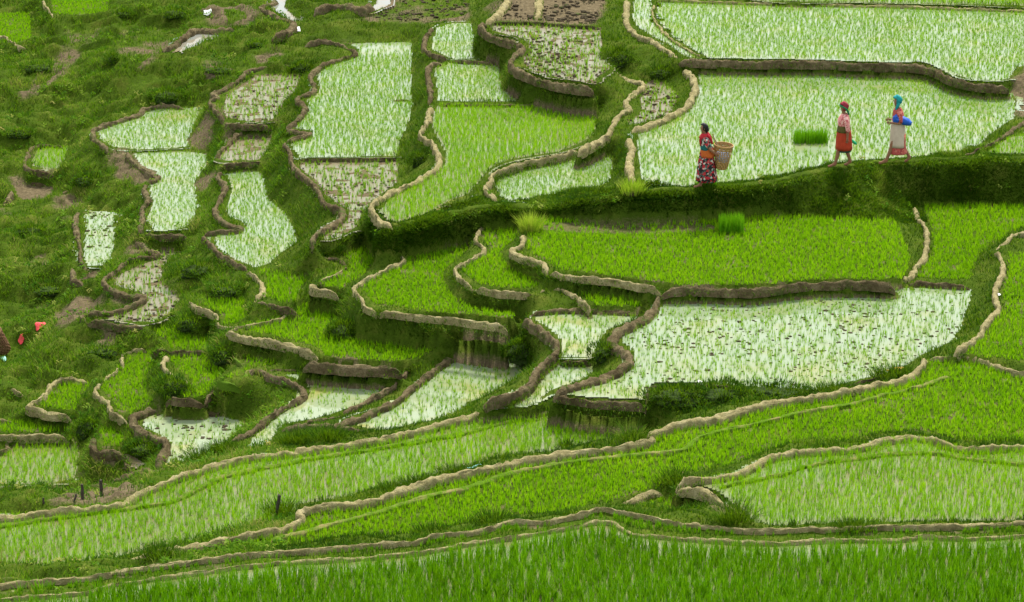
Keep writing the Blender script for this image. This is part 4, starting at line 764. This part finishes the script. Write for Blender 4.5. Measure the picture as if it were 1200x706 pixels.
# dense shaggy clumps that hang on the banks
BUSH = [(45, 74, 50, 20, 'on the slope below the rim plot'), (205, 10, 44, 24, 'on the slope above the puddle'), (300, 48, 30, 16, 'between the puddle and the zigzag bund'), (22, 150, 44, 22, 'on the slope edge above the tiny left paddy'), (100, 205, 34, 30, 'between the tiny left paddy and the bare bank'), (36, 265, 50, 26, 'left of the narrow upright paddy'), (60, 335, 50, 18, 'left of the muddy hollow'), (132, 62, 22, 34, 'on the step between the two weedy patches'), (255, 78, 44, 14, 'above the muddy paddy'), (232, 310, 50, 30, 'on the broad slope beside the hourglass paddy'), (262, 335, 40, 22, 'at the foot of that broad slope, by the stepped bund'), (492, 180, 22, 34, 'under the bend of the long winding bund'), (118, 408, 40, 18, 'under the foot of the hourglass paddy'), (725, 60, 40, 40, 'on the grassy corner below the topmost wedge'), (775, 80, 36, 24, 'where the topmost bund meets the hooked bund'), (795, 458, 60, 34, 'on the thick bank end before the white paddy'), (848, 456, 64, 30, 'midway along the bank before the white paddy'), (905, 456, 60, 22, 'on the thin bank end before the white paddy'), (615, 400, 46, 46, 'on the round bank between the two white paddies'), (205, 446, 34, 40, 'in the hollow under the tan bund'), (105, 492, 32, 44, 'on the gully edge below the crumbling bund'), (262, 408, 32, 34, 'at the left nose of the lower green terrace'), (405, 380, 44, 40, 'at the left end of the long shaggy bank'), (222, 372, 34, 30, 'below the tan lumps of the slope-foot terrace'), (710, 408, 30, 30, 'inside the bend of the stout brown bund'), (192, 104, 50, 34, 'under the bent bund of the puddle'), (145, 12, 26, 18, 'beside the yellow-green plot on the wild slope'), (355, 72, 44, 30, 'left of the tall flooded paddy'), (170, 520, 36, 26, 'over the yellowish puddle')]
for px, py, w, h, where in BUSH:
    g = ground_at(px, py + h * .35); e = empty('shaggy_clump', g); tag(e, 'dense dark green shaggy clump ' + where, 'grass clump', 'shaggy clumps on the banks')
    a_, b_, c_ = w / 92, w / 150, h / 130; cnt = int(w * h * .7); th = rng.uniform(0, 6.28, cnt); el = np.arcsin(rng.uniform(-.15, 1, cnt)); ln = 1 + .9 * (vnoise(np.cos(th) * 1.3 + 2, np.sin(th) * 1.3 + el, 1.5, px) - .5)
    P_ = np.column_stack([np.cos(el) * np.cos(th) * a_ * ln, np.cos(el) * np.sin(th) * b_ * ln, np.sin(el) * c_ * ln])
    V_ = blades(P_, rng.uniform(.07, .2, cnt), rng.uniform(.009, .018, cnt), th + rng.normal(0, .5, cnt), .3 + .5 * np.cos(el) * rng.random(cnt), rng.uniform(.1, .3, cnt) + .9 * np.cos(el) * rng.random(cnt))
    part('leaves', blade_mesh('leaves', V_, np.clip(rng.normal(.3, .22, cnt), 0, 1), M['grass_wild'] if px < 340 else M['grass']), e)
    part('root_mound', lump_mesh('root_mound', a_ * .7, b_ * .7, c_ * .7, M['mound'], .25, 3, px), e)
# wooden stakes
M['stake'] = mat_plain('weathered_stake', (.055, .045, .035), .9, .5, 40)
def stake(px, py0, py1, lean, r, lab):
    g = ground_at(px, py0); s = 3403.0 / (g - Vector(CAM)).length; hgt = (py0 - py1) / (s * .93)
    e = empty('wooden_stake', g, 0, (0, lean)); tag(e, lab, 'stake', 'wooden stakes by the valley floor')
    bm = bmesh.new(); R_ = random.Random(px); rings = []
    for k in range(6):
        z = -.1 + (hgt + .1) * k / 5; rr = r * (1 - .12 * k / 5) * R_.uniform(.88, 1.1); ox, oy = R_.uniform(-.006, .006), R_.uniform(-.006, .006)
        rings.append([bm.verts.new((ox + rr * math.cos(a * math.pi / 4), oy + rr * math.sin(a * math.pi / 4), z + (R_.uniform(-.015, .015) if k == 5 else 0))) for a in range(8)])
    for a, b in zip(rings, rings[1:]):
        for k in range(8): bm.faces.new((a[k], a[(k + 1) % 8], b[(k + 1) % 8], b[k]))
    bm.faces.new(rings[-1]); me = bpy.data.meshes.new('post'); bm.to_mesh(me); bm.free(); me.materials.append(M['stake']); part('post', me, e)
    part('cut_top', lump_mesh('cut_top', r * .8, r * .8, .012, M['stake'], .2, 1, px), e).location = (0, 0, hgt)
stake(324, 606, 580, .14, .035, 'lone leaning wooden stake at the bund elbow')
stake(97, 585, 568, 0, .032, 'upright dark stake on the tan earth ridge, second from its thick end')
stake(119, 582, 563, 0, .034, 'tallest dark stake on the tan earth ridge')
stake(87, 588, 579, .3, .022, 'short slanting stake on the tan earth ridge')
stake(51, 591, 584, 0, .02, 'stubby low stake at the thin end of the earth ridge')
# scraps
M['red'] = mat_plain('red_cloth', (.72, .07, .08), .7, .15, 12, .2, .5); M['white'] = mat_plain('white_scrap', (.78, .78, .76), .6, .08); M['yellow'] = mat_plain('yellow_plastic', (.75, .45, .04), .5, .3); M['aqua'] = mat_plain('aqua_plastic', (.35, .72, .66), .4, .2)
def scrap(px, py, wpx, dpx, name, mat, lab, cat, rz=0., crumple=.35):
    g = ground_at(px, py); s = 3403.0 / (g - Vector(CAM)).length; w = wpx / s; d = dpx / s / .4; n = 14; R_ = np.random.default_rng(px)
    u, v = np.meshgrid(np.linspace(-1, 1, n), np.linspace(-1, 1, n), indexing='ij'); k = px * .37
    shape = 1 - .35 * (vnoise(u * 2, v * 2, 1, k)); x = u * w / 2 * shape; y = v * d / 2 * shape * (1 - .3 * np.abs(u))
    c, sn = math.cos(rz), math.sin(rz); X = x * c - y * sn; Y = x * sn + y * c
    z = hz(g.x + X, g.y + Y) - g.z + .03 + crumple * .12 * (fbm(u, v, 2.2, 3, k) - .3)
    o = bpy.data.objects.new(name, grid_mesh(name, np.stack([X, Y, z], -1).reshape(-1, 3), n, n, M[mat])); o.location = g; link(o)
    sm = o.modifiers.new('thickness', 'SOLIDIFY'); sm.thickness = .006; tag(o, lab, cat)
scrap(47, 381, 14, 6, 'red_cloth', 'red', 'larger red cloth spread on the grassy left slope', 'cloth', .5)
scrap(25, 400, 7, 4, 'red_cloth', 'red', 'small scrap of red cloth near the woven basket', 'cloth', .5)
scrap(556, 549, 22, 4, 'plastic_scrap', 'aqua', 'blue-green plastic scrap on the long pale bund', 'litter', .1, .2)
scrap(1050, 434, 22, 4, 'plastic_scrap', 'yellow', 'torn yellow plastic strip on the bund crest', 'litter', .15, .5)
scrap(243, 16, 11, 3, 'white_board', 'white', 'small white board lying on the wild upper slope', 'litter', .1, .05)
scrap(820, 449, 4, 4, 'white_scrap', 'white', 'white scrap on the grass edging the large white paddy', 'litter', .6)
scrap(258, 206, 5, 4, 'white_scrap', 'white', 'white scrap on the bund end above the bare brown face', 'litter', .2)
scrap(350, 36, 4, 5, 'white_scrap', 'white', 'tiny white scrap below the zigzag bund', 'litter', .2)
scrap(1170, 347, 6, 3, 'white_scrap', 'white', 'pale stone-like scrap on the winding right bund', 'litter', .1)
scrap(4, 421, 6, 6, 'plastic_scrap', 'aqua', 'pale blue scrap below the woven basket on the slope', 'litter', .4)
# woven carrying baskets
M['cane'] = mat_plain('split_bamboo', (.36, .21, .075), .7, .35, 45); M['cane_dark'] = mat_plain('old_bamboo', (.16, .085, .04), .75, .4, 45); M['rope'] = mat_plain('jute_strap', (.30, .22, .12), .9, .2)
def np_join(parts):
    Vs, Fs, b = [], [], 0
    for v, f in parts: Vs.append(v); Fs.append(f + b); b += len(v)
    return np.vstack(Vs), np.vstack(Fs)
def ribbon(path, nrm, width, thick):       # closed strip with real thickness, quads
    n = len(path); t = np.gradient(path, axis=0); t /= np.linalg.norm(t, axis=1)[:, None] + 1e-9; s = np.cross(t, nrm); s /= np.linalg.norm(s, axis=1)[:, None] + 1e-9
    ring = np.stack([path + s * width / 2 + nrm * thick / 2, path - s * width / 2 + nrm * thick / 2, path - s * width / 2 - nrm * thick / 2, path + s * width / 2 - nrm * thick / 2], 1).reshape(-1, 3)
    i = np.arange(n - 1)[:, None] * 4; f = np.concatenate([np.hstack([i + k, i + (k + 1) % 4, i + 4 + (k + 1) % 4, i + 4 + k]) for k in range(4)]); return ring, f
def quad_mesh(name, V, F_, mat, smooth=False): return mesh_np(name, V, F_.ravel(), np.arange(len(F_)) * 4, np.full(len(F_), 4), mat, None, smooth)
def basket(loc, r0, r1, h, rot, mat, lab, nslat=26, nh=11):
    e = bpy.data.objects.new('woven_basket', None); e.location = loc; e.rotation_euler = rot; link(e); tag(e, lab, 'basket', 'woven carrying baskets')
    rad = lambda z: r0 + (r1 - r0) * (z / h) ** .7; sl = []
    for k in range(nslat):
        a = 2 * math.pi * k / nslat; z = np.linspace(0, h, 9); wv = np.where((np.arange(9) + k) % 2 == 0, .007, -.007)
        path = np.column_stack([(rad(z) + wv) * math.cos(a), (rad(z) + wv) * math.sin(a), z]); sl.append(ribbon(path, np.tile([math.cos(a), math.sin(a), 0], (9, 1)), 2 * math.pi * r0 / nslat * .7, .006))
    part('upright_slats', quad_mesh('upright_slats', *np_join(sl), mat), e)
    hp = []
    for j in range(nh):
        z0 = h * (.04 + .9 * j / (nh - 1)); a = np.linspace(0, 2 * math.pi, nslat * 2 + 1); wv = np.where((np.round(a / (math.pi / nslat)).astype(int) // 2 + j) % 2 == 0, .008, -.008)
        path = np.column_stack([(rad(z0) + wv) * np.cos(a), (rad(z0) + wv) * np.sin(a), np.full(len(a), z0)]); nr = np.column_stack([np.cos(a), np.sin(a), a * 0]); hp.append(ribbon(path, nr, h / nh * (.85 if j < 4 or j > nh - 3 else .22), .005))
    part('woven_hoops', quad_mesh('woven_hoops', *np_join(hp), mat), e)
    a = np.linspace(0, 2 * math.pi, 40); rim = []
    for q_ in range(2): path = np.column_stack([(r1 + .006) * np.cos(a), (r1 + .006) * np.sin(a), np.full(40, h - .01 + .02 * q_)]); rim.append(ribbon(path, np.column_stack([np.cos(a), np.sin(a), a * 0]), .022, .018))
    part('rim', quad_mesh('rim', *np_join(rim), mat), e)
    b = lump_mesh('base', r0 * .98, r0 * .98, .03, M['cane_dark'], .04, 3, 3); part('base', b, e); return e
g_ = ground_at(2, 416); bk = basket(g_ + Vector((.08, 0, .08)), .15, .25, .55, (.25, -.5, 0), M['cane_dark'], 'old brown woven basket tipped over on the grassy slope')
# ---------------------------------------------------------------- three women on the path (each faces -X)
M['skin'] = mat_plain('brown_skin', (.23, .105, .058), .6, .12, 18, .3); M['hair'] = mat_plain('black_hair', (.012, .011, .012), .5, .3); M['eye'] = mat_plain('dark_eye', (.01, .008, .008), .3, .1); M['lip'] = mat_plain('lip', (.17, .05, .04), .6, .1)
M['f1'] = mat_floral('red_black_floral', [(0, (.02, .018, .02)), (.38, (.42, .03, .04)), (.68, (.55, .50, .45)), (.84, (.06, .10, .09))], 26)
M['f2'] = mat_floral('pink_floral', [(0, (.62, .25, .24)), (.4, (.70, .40, .36)), (.75, (.45, .10, .11))], 30)
M['f3'] = mat_floral('rust_print', [(0, (.42, .08, .07)), (.5, (.50, .16, .12)), (.8, (.28, .05, .05))], 30)
M['shawl'] = mat_plain('red_shawl', (.36, .018, .026), .85, .2); M['teal'] = mat_plain('teal_sash', (.012, .12, .12), .85, .2); M['orange'] = mat_plain('orange_wrap', (.45, .10, .02), .85, .2)
M['tealscarf'] = mat_plain('teal_scarf', (.01, .22, .23), .8, .25, 14); M['olive'] = mat_plain('olive_sash', (.09, .075, .02), .9, .3); M['redskirt'] = mat_plain('red_skirt', (.36, .04, .016), .85, .2, 10)
M['petti'] = mat_plain('green_petticoat', (.015, .07, .05), .85, .2); M['maroon'] = mat_plain('maroon_scarf', (.22, .02, .035), .85, .25); M['greenband'] = mat_plain('green_scarf', (.02, .17, .07), .85, .3); M['cream'] = mat_plain('cream_wrap', (.50, .40, .32), .85, .12, 8); M['blue'] = mat_plain('blue_bundle', (.012, .08, .42), .5, .3, 9, .3, .6); M['greenbag'] = mat_plain('green_bag', (.02, .38, .16), .5, .2)
SEG = 20
def loft(rings, fold=0., nf=7, ph=0.):
    n = len(rings); V = []
    a = np.linspace(0, 2 * math.pi, SEG, endpoint=False)
    for k, (x, y, z, rx, ry) in enumerate(rings):
        fr = 1 + fold * k / max(1, n - 1) * np.sin(a * nf + ph + k * .25); V.append(np.column_stack([x + rx * fr * np.cos(a), y + ry * fr * np.sin(a), np.full(SEG, z)]))
    V = np.vstack(V); i = np.arange(n * SEG).reshape(n, SEG); j = np.roll(i, -1, 1); return V, np.stack([i[:-1], j[:-1], j[1:], i[1:]], -1).reshape(-1, 4)
def tube(pts, rad, seg=10):
    P_ = np.array(pts, float); n = len(P_); t = np.gradient(P_, axis=0); t /= np.linalg.norm(t, axis=1)[:, None]; ref = np.array([0.1, 1, .05]); u = np.cross(t, ref); u /= np.linalg.norm(u, axis=1)[:, None]; w = np.cross(t, u)
    a = np.linspace(0, 2 * math.pi, seg, endpoint=False); V = (P_[:, None] + np.array(rad)[:, None, None] * (np.cos(a)[None, :, None] * u[:, None] + np.sin(a)[None, :, None] * w[:, None])).reshape(-1, 3)
    i = np.arange(n * seg).reshape(n, seg); j = np.roll(i, -1, 1); return V, np.stack([i[:-1], j[:-1], j[1:], i[1:]], -1).reshape(-1, 4)
def cloth(name, parts, mat, root, thick=.006):
    V, F_ = np_join(parts); o = part(name, quad_mesh(name, V, F_, M[mat], True), root)
    m = o.modifiers.new('smooth', 'SUBSURF'); m.levels = 1; m.render_levels = 1
    m = o.modifiers.new('thickness', 'SOLIDIFY'); m.thickness = thick; return o
def skin_body(root, J, E, roots):
    names = list(J); me = bpy.data.meshes.new('body'); me.from_pydata([J[n][0] for n in names], [(names.index(a), names.index(b)) for a, b in E], []); me.materials.append(M['skin'])
    o = part('body', me, root)
    bm = bmesh.new(); bm.from_mesh(me); bm.verts.ensure_lookup_table(); ly = bm.verts.layers.skin.verify()
    for k, n in enumerate(names):
        r = J[n][1]; bm.verts[k][ly].radius = r if isinstance(r, tuple) else (r, r); bm.verts[k][ly].use_root = n in roots
    bm.to_mesh(me); bm.free()
    m = o.modifiers.new('skin', 'SKIN'); m.use_smooth_shade = True; m.branch_smoothing = .6; m = o.modifiers.new('smooth', 'SUBSURF'); m.levels = 2; m.render_levels = 2; return o
def person(root, H, lean, legs, arms, head_dx=0.):
    """legs: two (knee, ankle, toe_drop) offsets; arms: two (elbow, wrist, hand dir). local metres for a 1.55 m figure"""
    J, E = {}, []
    def j(n, p, r, to=None):
        J[n] = (tuple(p), r)
        if to: E.append((to, n))
    L = lean
    j('pelvis', (0, 0, .82), (.105, .13)); j('waist', (L * .3, 0, .96), (.09, .115), 'pelvis'); j('chest', (L * .7, 0, 1.13), (.10, .13), 'waist'); j('collar', (L * .9, 0, 1.24), (.06, .08), 'chest')
    j('neck', (L + head_dx * .4, 0, 1.315), .043, 'collar'); j('jaw', (L + head_dx - .012, 0, 1.375), (.058, .054), 'neck'); j('cheek', (L + head_dx - .012, 0, 1.425), (.076, .064), 'jaw'); j('brow', (L + head_dx, 0, 1.47), (.082, .068), 'cheek'); j('crown', (L + head_dx + .01, 0, 1.525), (.05, .045), 'brow')
    hx = L + head_dx
    j('nose', (hx - .094, 0, 1.428), .011, None); j('nose_b', (hx - .08, 0, 1.455), .009, 'nose'); j('chin', (hx - .06, 0, 1.362), .022, None); j('chin_b', (hx - .03, 0, 1.368), .03, 'chin')
    roots = ['pelvis', 'nose', 'chin']
    for s, (kn, an) in zip((-1, 1), legs):
        t = 'a' if s < 0 else 'b'
        j('hip' + t, (0, s * .075, .78), .085, 'pelvis'); j('thigh' + t, (kn[0] * .5, s * .08, (.76 + kn[1]) / 2), .078, 'hip' + t); j('knee' + t, (kn[0], s * .075, kn[1]), .053, 'thigh' + t)
        j('calf' + t, (kn[0] * .6 + an[0] * .4 + .012, s * .07, kn[1] * .6 + an[1] * .4), .05, 'knee' + t); j('ankle' + t, (an[0], s * .065, an[1]), .033, 'calf' + t); dx, dz = an[2]
        j('heel' + t, (an[0] + .02, s * .065, an[1] - .045), .03, 'ankle' + t); j('ball' + t, (an[0] - .11 * dx, s * .068, an[1] - .05 + dz), (.022, .036), 'ankle' + t); j('toe' + t, (an[0] - .17 * dx, s * .07, an[1] - .055 + dz * 1.4), (.014, .034), 'ball' + t)
    for s, (el, wr, hd) in zip((-1, 1), arms):
        t = 'a' if s < 0 else 'b'; el, wr, hd = Vector(el), Vector(wr), Vector(hd).normalized()
        j('shoulder' + t, (L * .85, s * .15, 1.215), .05, 'collar'); j('elbow' + t, el, .037, 'shoulder' + t); j('fore' + t, el.lerp(wr, .4), .036, 'elbow' + t); j('wrist' + t, wr, .025, 'fore' + t)
        side = hd.cross(Vector((0, s, 0))); side = side.normalized() if side.length > .1 else Vector((0, 0, 1)); pal = wr + hd * .06; j('palm' + t, pal, (.032, .018), 'wrist' + t)
        for q, (off, ln) in enumerate(((-.024, .062), (-.008, .074), (.009, .068), (.024, .052))):
            b0 = pal + side * off; b1 = b0 + hd * ln * .55; b2 = b1 + (hd * .7 + Vector((0, -s * .7, 0))).normalized() * ln * .45
            j(f'f{t}{q}0', b0, .0085); roots.append(f'f{t}{q}0'); j(f'f{t}{q}1', b1, .008, f'f{t}{q}0'); j(f'f{t}{q}2', b2, .0065, f'f{t}{q}1')
        th0 = wr + hd * .03 - side * .02; th1 = th0 + (hd * .6 - side * .8).normalized() * .035; th2 = th1 + hd * .03
        j(f't{t}0', th0, .011); roots.append(f't{t}0'); j(f't{t}1', th1, .010, f't{t}0'); j(f't{t}2', th2, .008, f't{t}1')
    skin_body(root, J, E, roots); root.scale = (H / 1.55,) * 3
    for s in (-1, 1):
        part('eye', lump_mesh('eye', .009, .011, .007, M['eye'], 0, 1), root).location = (hx - .078, s * .028, 1.452)
        part('ear', lump_mesh('ear', .016, .010, .028, M['skin'], .05, 2), root).location = (hx + .012, s * .072, 1.435)
    part('mouth', lump_mesh('mouth', .008, .02, .006, M['lip'], .05, 1), root).location = (hx - .078, 0, 1.392); return hx
def scarf(name, root, hx, mat, cut_x, cut_z, r=(.105, .088, .10), zc=1.46, tail=None):
    bm = bmesh.new(); bmesh.ops.create_uvsphere(bm, u_segments=22, v_segments=14, radius=1)
    for v in bm.verts: v.co = Vector((v.co.x * r[0], v.co.y * r[1], v.co.z * r[2])) * (1 + .05 * math.sin(v.co.z * 9 + v.co.x * 7))
    bmesh.ops.delete(bm, geom=[f for f in bm.faces if (f.calc_center_median().x < cut_x and f.calc_center_median().z < cut_z) or f.calc_center_median().z < -.10], context='FACES')
    me = bpy.data.meshes.new(name); bm.to_mesh(me); bm.free(); me.materials.append(M[mat]); me.polygons.foreach_set('use_smooth', np.ones(len(me.polygons), bool)); o = part(name, me, root); o.location = (hx + .006, 0, zc)
    m = o.modifiers.new('thickness', 'SOLIDIFY'); m.thickness = .008; return o
def foot_z(px, py):
    g = ground_at(px, py); return g
def place(px, py):
    p = on_level(px, py, Z['P'] + .10); return Vector((p[0], p[1], max(hz(p[0], p[1]), Z['P'] + .085) + .0))
# woman with the basket
r1_ = empty('person', place(827, 219)); tag(r1_, 'woman in red floral blouse and long patterned skirt carrying a basket on her back', 'person')
hx = person(r1_, 1.55, -.05, (((-.08, .45), (-.12, .085, (1, 0))), ((.03, .44), (.15, .10, (.85, -.02)))), (((.06, -.19, .98), (.20, -.16, .86), (.6, .2, -.3)), ((.06, .19, .98), (.20, .16, .86), (.6, -.2, -.3))), -.03)
cloth('skirt', [loft([(0, 0, .98, .115, .14), (0, 0, .86, .15, .165), (0, 0, .66, .185, .18), (.01, 0, .42, .22, .19), (.02, 0, .16, .245, .20)], .09, 6)], 'f1', r1_)
cloth('orange_wrap', [loft([(0, 0, .95, .128, .152), (.005, 0, .86, .158, .172), (.02, 0, .76, .172, .182)], .05, 5)], 'orange', r1_)
cloth('sash', [loft([(-.03, 0, 1.06, .118, .142), (-.02, 0, 1.0, .128, .148), (-.005, 0, .93, .134, .156)], .02, 9)], 'teal', r1_)
cloth('blouse', [loft([(-.045, 0, 1.285, .06, .075), (-.045, 0, 1.25, .085, .14), (-.04, 0, 1.17, .118, .155), (-.03, 0, 1.05, .115, .14), (-.02, 0, .98, .122, .145)], .03, 5)] + [tube([(-.043, s * .13, 1.225), (-.03, s * .165, 1.18), (0, s * .18, 1.08), (.03, s * .185, 1.03)], [.065, .064, .058, .054]) for s in (-1, 1)], 'f1', r1_)
cloth('shawl', [loft([(-.045, 0, 1.315, .062, .065), (-.045, 0, 1.27, .10, .13), (-.06, 0, 1.2, .125, .14)], .04, 5)] + [tube([(-.12, s * .06, 1.25), (-.15, s * .07, 1.12), (-.14, s * .07, 1.02)], [.03, .035, .02]) for s in (-1, 1)] + [tube([(.02, s * .10, 1.29), (.09, s * .11, 1.2), (.12, s * .1, 1.08)], [.03, .035, .025]) for s in (-1, 1)], 'shawl', r1_)
scarf('hair', r1_, hx, 'hair', -.015, .055, (.102, .085, .098)); part('hair_bun', lump_mesh('hair_bun', .05, .055, .07, M['hair'], .08, 2), r1_).location = (hx + .075, 0, 1.40)
bx_ = r1_.location + Vector((.35, 0, .46)); bsk = basket(bx_, .115, .215, .56, (0, .08, 0), M['cane'], 'conical woven basket on the back of the walking woman')
st = []
for s in (-1, 1): st.append(ribbon(np.array([(-.27 + .12 * k / 8, s * .11, .78 - .20 * k / 8 - .03 * math.sin(k / 8 * 3.14)) for k in range(9)]), np.tile([0, s, 0.], (9, 1)), .022, .006))
part('shoulder_strap', quad_mesh('shoulder_strap', *np_join(st), M['rope']), bsk)
bag = bpy.data.objects.new('blue_bag', lump_mesh('blue_bag', .165, .165, .2, mat_plain('pale_blue_plastic', (.22, .32, .55), .4, .4, 10, .3, .5), .08, 3, 5)); link(bag); bag.location = bx_ + Vector((.02, 0, .27)); tag(bag, 'pale blue bag showing through the basket slats', 'bag')
# woman in the red skirt
r2_ = empty('person', place(988, 195)); tag(r2_, 'barefoot woman in pink blouse and knee-length red skirt with maroon headscarf', 'person')
hx = person(r2_, 1.58, -.01, (((-.13, .44), (-.20, .085, (1, 0))), ((.04, .43), (.18, .105, (.9, -.02)))), (((.05, -.19, .97), (.05, -.19, .74), (-.1, 0, -1)), ((.06, .19, .97), (.10, .18, .76), (.1, 0, -1))), -.03)
cloth('petticoat', [loft([(0, 0, .8, .14, .155), (0, 0, .5, .165, .165), (.01, 0, .385, .165, .16)], .06, 5)], 'petti', r2_)
cloth('skirt', [loft([(-.01, 0, .90, .15, .165), (-.01, 0, .8, .175, .18), (-.005, 0, .6, .185, .185), (0, 0, .43, .195, .18)], .04, 5)], 'redskirt', r2_)
cloth('sash', [loft([(-.015, 0, 1.02, .14, .155), (-.02, 0, .95, .152, .165), (-.015, 0, .86, .162, .172)], .025, 8)], 'olive', r2_)
cloth('blouse', [loft([(-.01, 0, 1.29, .06, .07), (-.01, 0, 1.25, .09, .145), (-.03, 0, 1.16, .135, .16), (-.03, 0, 1.08, .14, .155), (-.015, 0, .98, .135, .15)], .03, 5)] + [tube([(-.005, s * .13, 1.22), (.01, s * .175, 1.16), (.05, s * .19, 1.0), (.06, s * .19, .90)], [.066, .066, .056, .052]) for s in (-1, 1)], 'f2', r2_)
scarf('headscarf', r2_, hx, 'maroon', -.02, .05, (.112, .094, .118), 1.465)
cloth('scarf_band', [tube([(hx - .095, 0, 1.50), (hx - .06, -.075, 1.485), (hx + .03, -.094, 1.45), (hx + .09, -.06, 1.38), (hx + .12, -.03, 1.28)], [.018, .022, .026, .03, .026], 8), tube([(hx - .095, 0, 1.50), (hx - .06, .075, 1.485), (hx + .03, .094, 1.45), (hx + .09, .06, 1.38)], [.018, .022, .026, .03], 8)], 'greenband', r2_)
bag = bpy.data.objects.new('green_bag', quad_mesh('green_bag', *tube([(-.19, -.1, .70), (-.05, -.17, .74), (.08, -.20, .70), (.17, -.19, .62), (.27, -.17, .54), (.30, -.16, .51)], [.015, .03, .035, .036, .036, .008], 12), M['greenbag'], True)); link(bag); bag.location = r2_.location + Vector((.02, .30, 0)); tag(bag, 'rolled green cloth held behind the red skirt', 'cloth')
# woman with the blue bundle
r3_ = empty('person', place(1051, 191)); tag(r3_, 'striding barefoot woman in teal headscarf and cream wrap hugging a blue bundle', 'person')
hx = person(r3_, 1.66, -.03, (((-.13, .46), (-.25, .085, (1, 0))), ((.05, .45), (.30, .12, (.75, -.035)))), (((.03, -.20, .98), (-.17, -.15, .985), (-1, .3, 0)), ((.03, .19, .98), (-.17, .12, .985), (-1, -.3, 0))), -.03)
cloth('skirt', [loft([(0, 0, .7, .16, .165), (0, 0, .45, .172, .168), (.005, 0, .30, .19, .165), (.01, 0, .235, .20, .16)], .05, 6)], 'f3', r3_)
cloth('cream_wrap', [loft([(-.02, 0, 1.0, .135, .15), (-.015, 0, .9, .15, .165), (-.01, 0, .75, .165, .175), (-.005, 0, .55, .17, .175), (0, 0, .40, .178, .175)], .035, 5)], 'cream', r3_)
cloth('blouse', [loft([(-.03, 0, 1.29, .06, .07), (-.03, 0, 1.25, .09, .14), (-.02, 0, 1.16, .125, .155), (-.015, 0, 1.05, .125, .145), (-.015, 0, .95, .135, .15)], .03, 5)] + [tube([(-.025, s * .13, 1.22), (-.01, s * .17, 1.17), (.02, s * .19, 1.06), (.028, s * .2, 1.0)], [.064, .063, .056, .05]) for s in (-1, 1)], 'f3', r3_)
scarf('headscarf', r3_, hx, 'tealscarf', -.03, .045, (.114, .096, .12), 1.465)
cloth('scarf_tail', [tube([(hx + .03, -.06, 1.42), (hx + .02, -.075, 1.36), (hx - .02, -.08, 1.30), (hx - .03, -.07, 1.24)], [.045, .04, .035, .015], 8)], 'tealscarf', r3_)
def bundle_mesh():
    me = lump_mesh('blue_bundle', .20, .12, .10, M['blue'], .10, 3, 8); me.polygons.foreach_set('use_smooth', np.ones(len(me.polygons), bool)); return me
bd = empty('blue_bundle', r3_.location + Vector((.06, -.19, 1.10))); tag(bd, 'blue cloth bundle clutched under the arm of the striding woman', 'bundle')
o = part('bundle_body', bundle_mesh(), bd); o.rotation_euler = (0, .35, 0); o.location = (.04, .05, 0); o = part('bundle_fold', lump_mesh('bundle_fold', .10, .08, .11, M['blue'], .14, 3, 4), bd); o.location = (-.13, .03, .05)
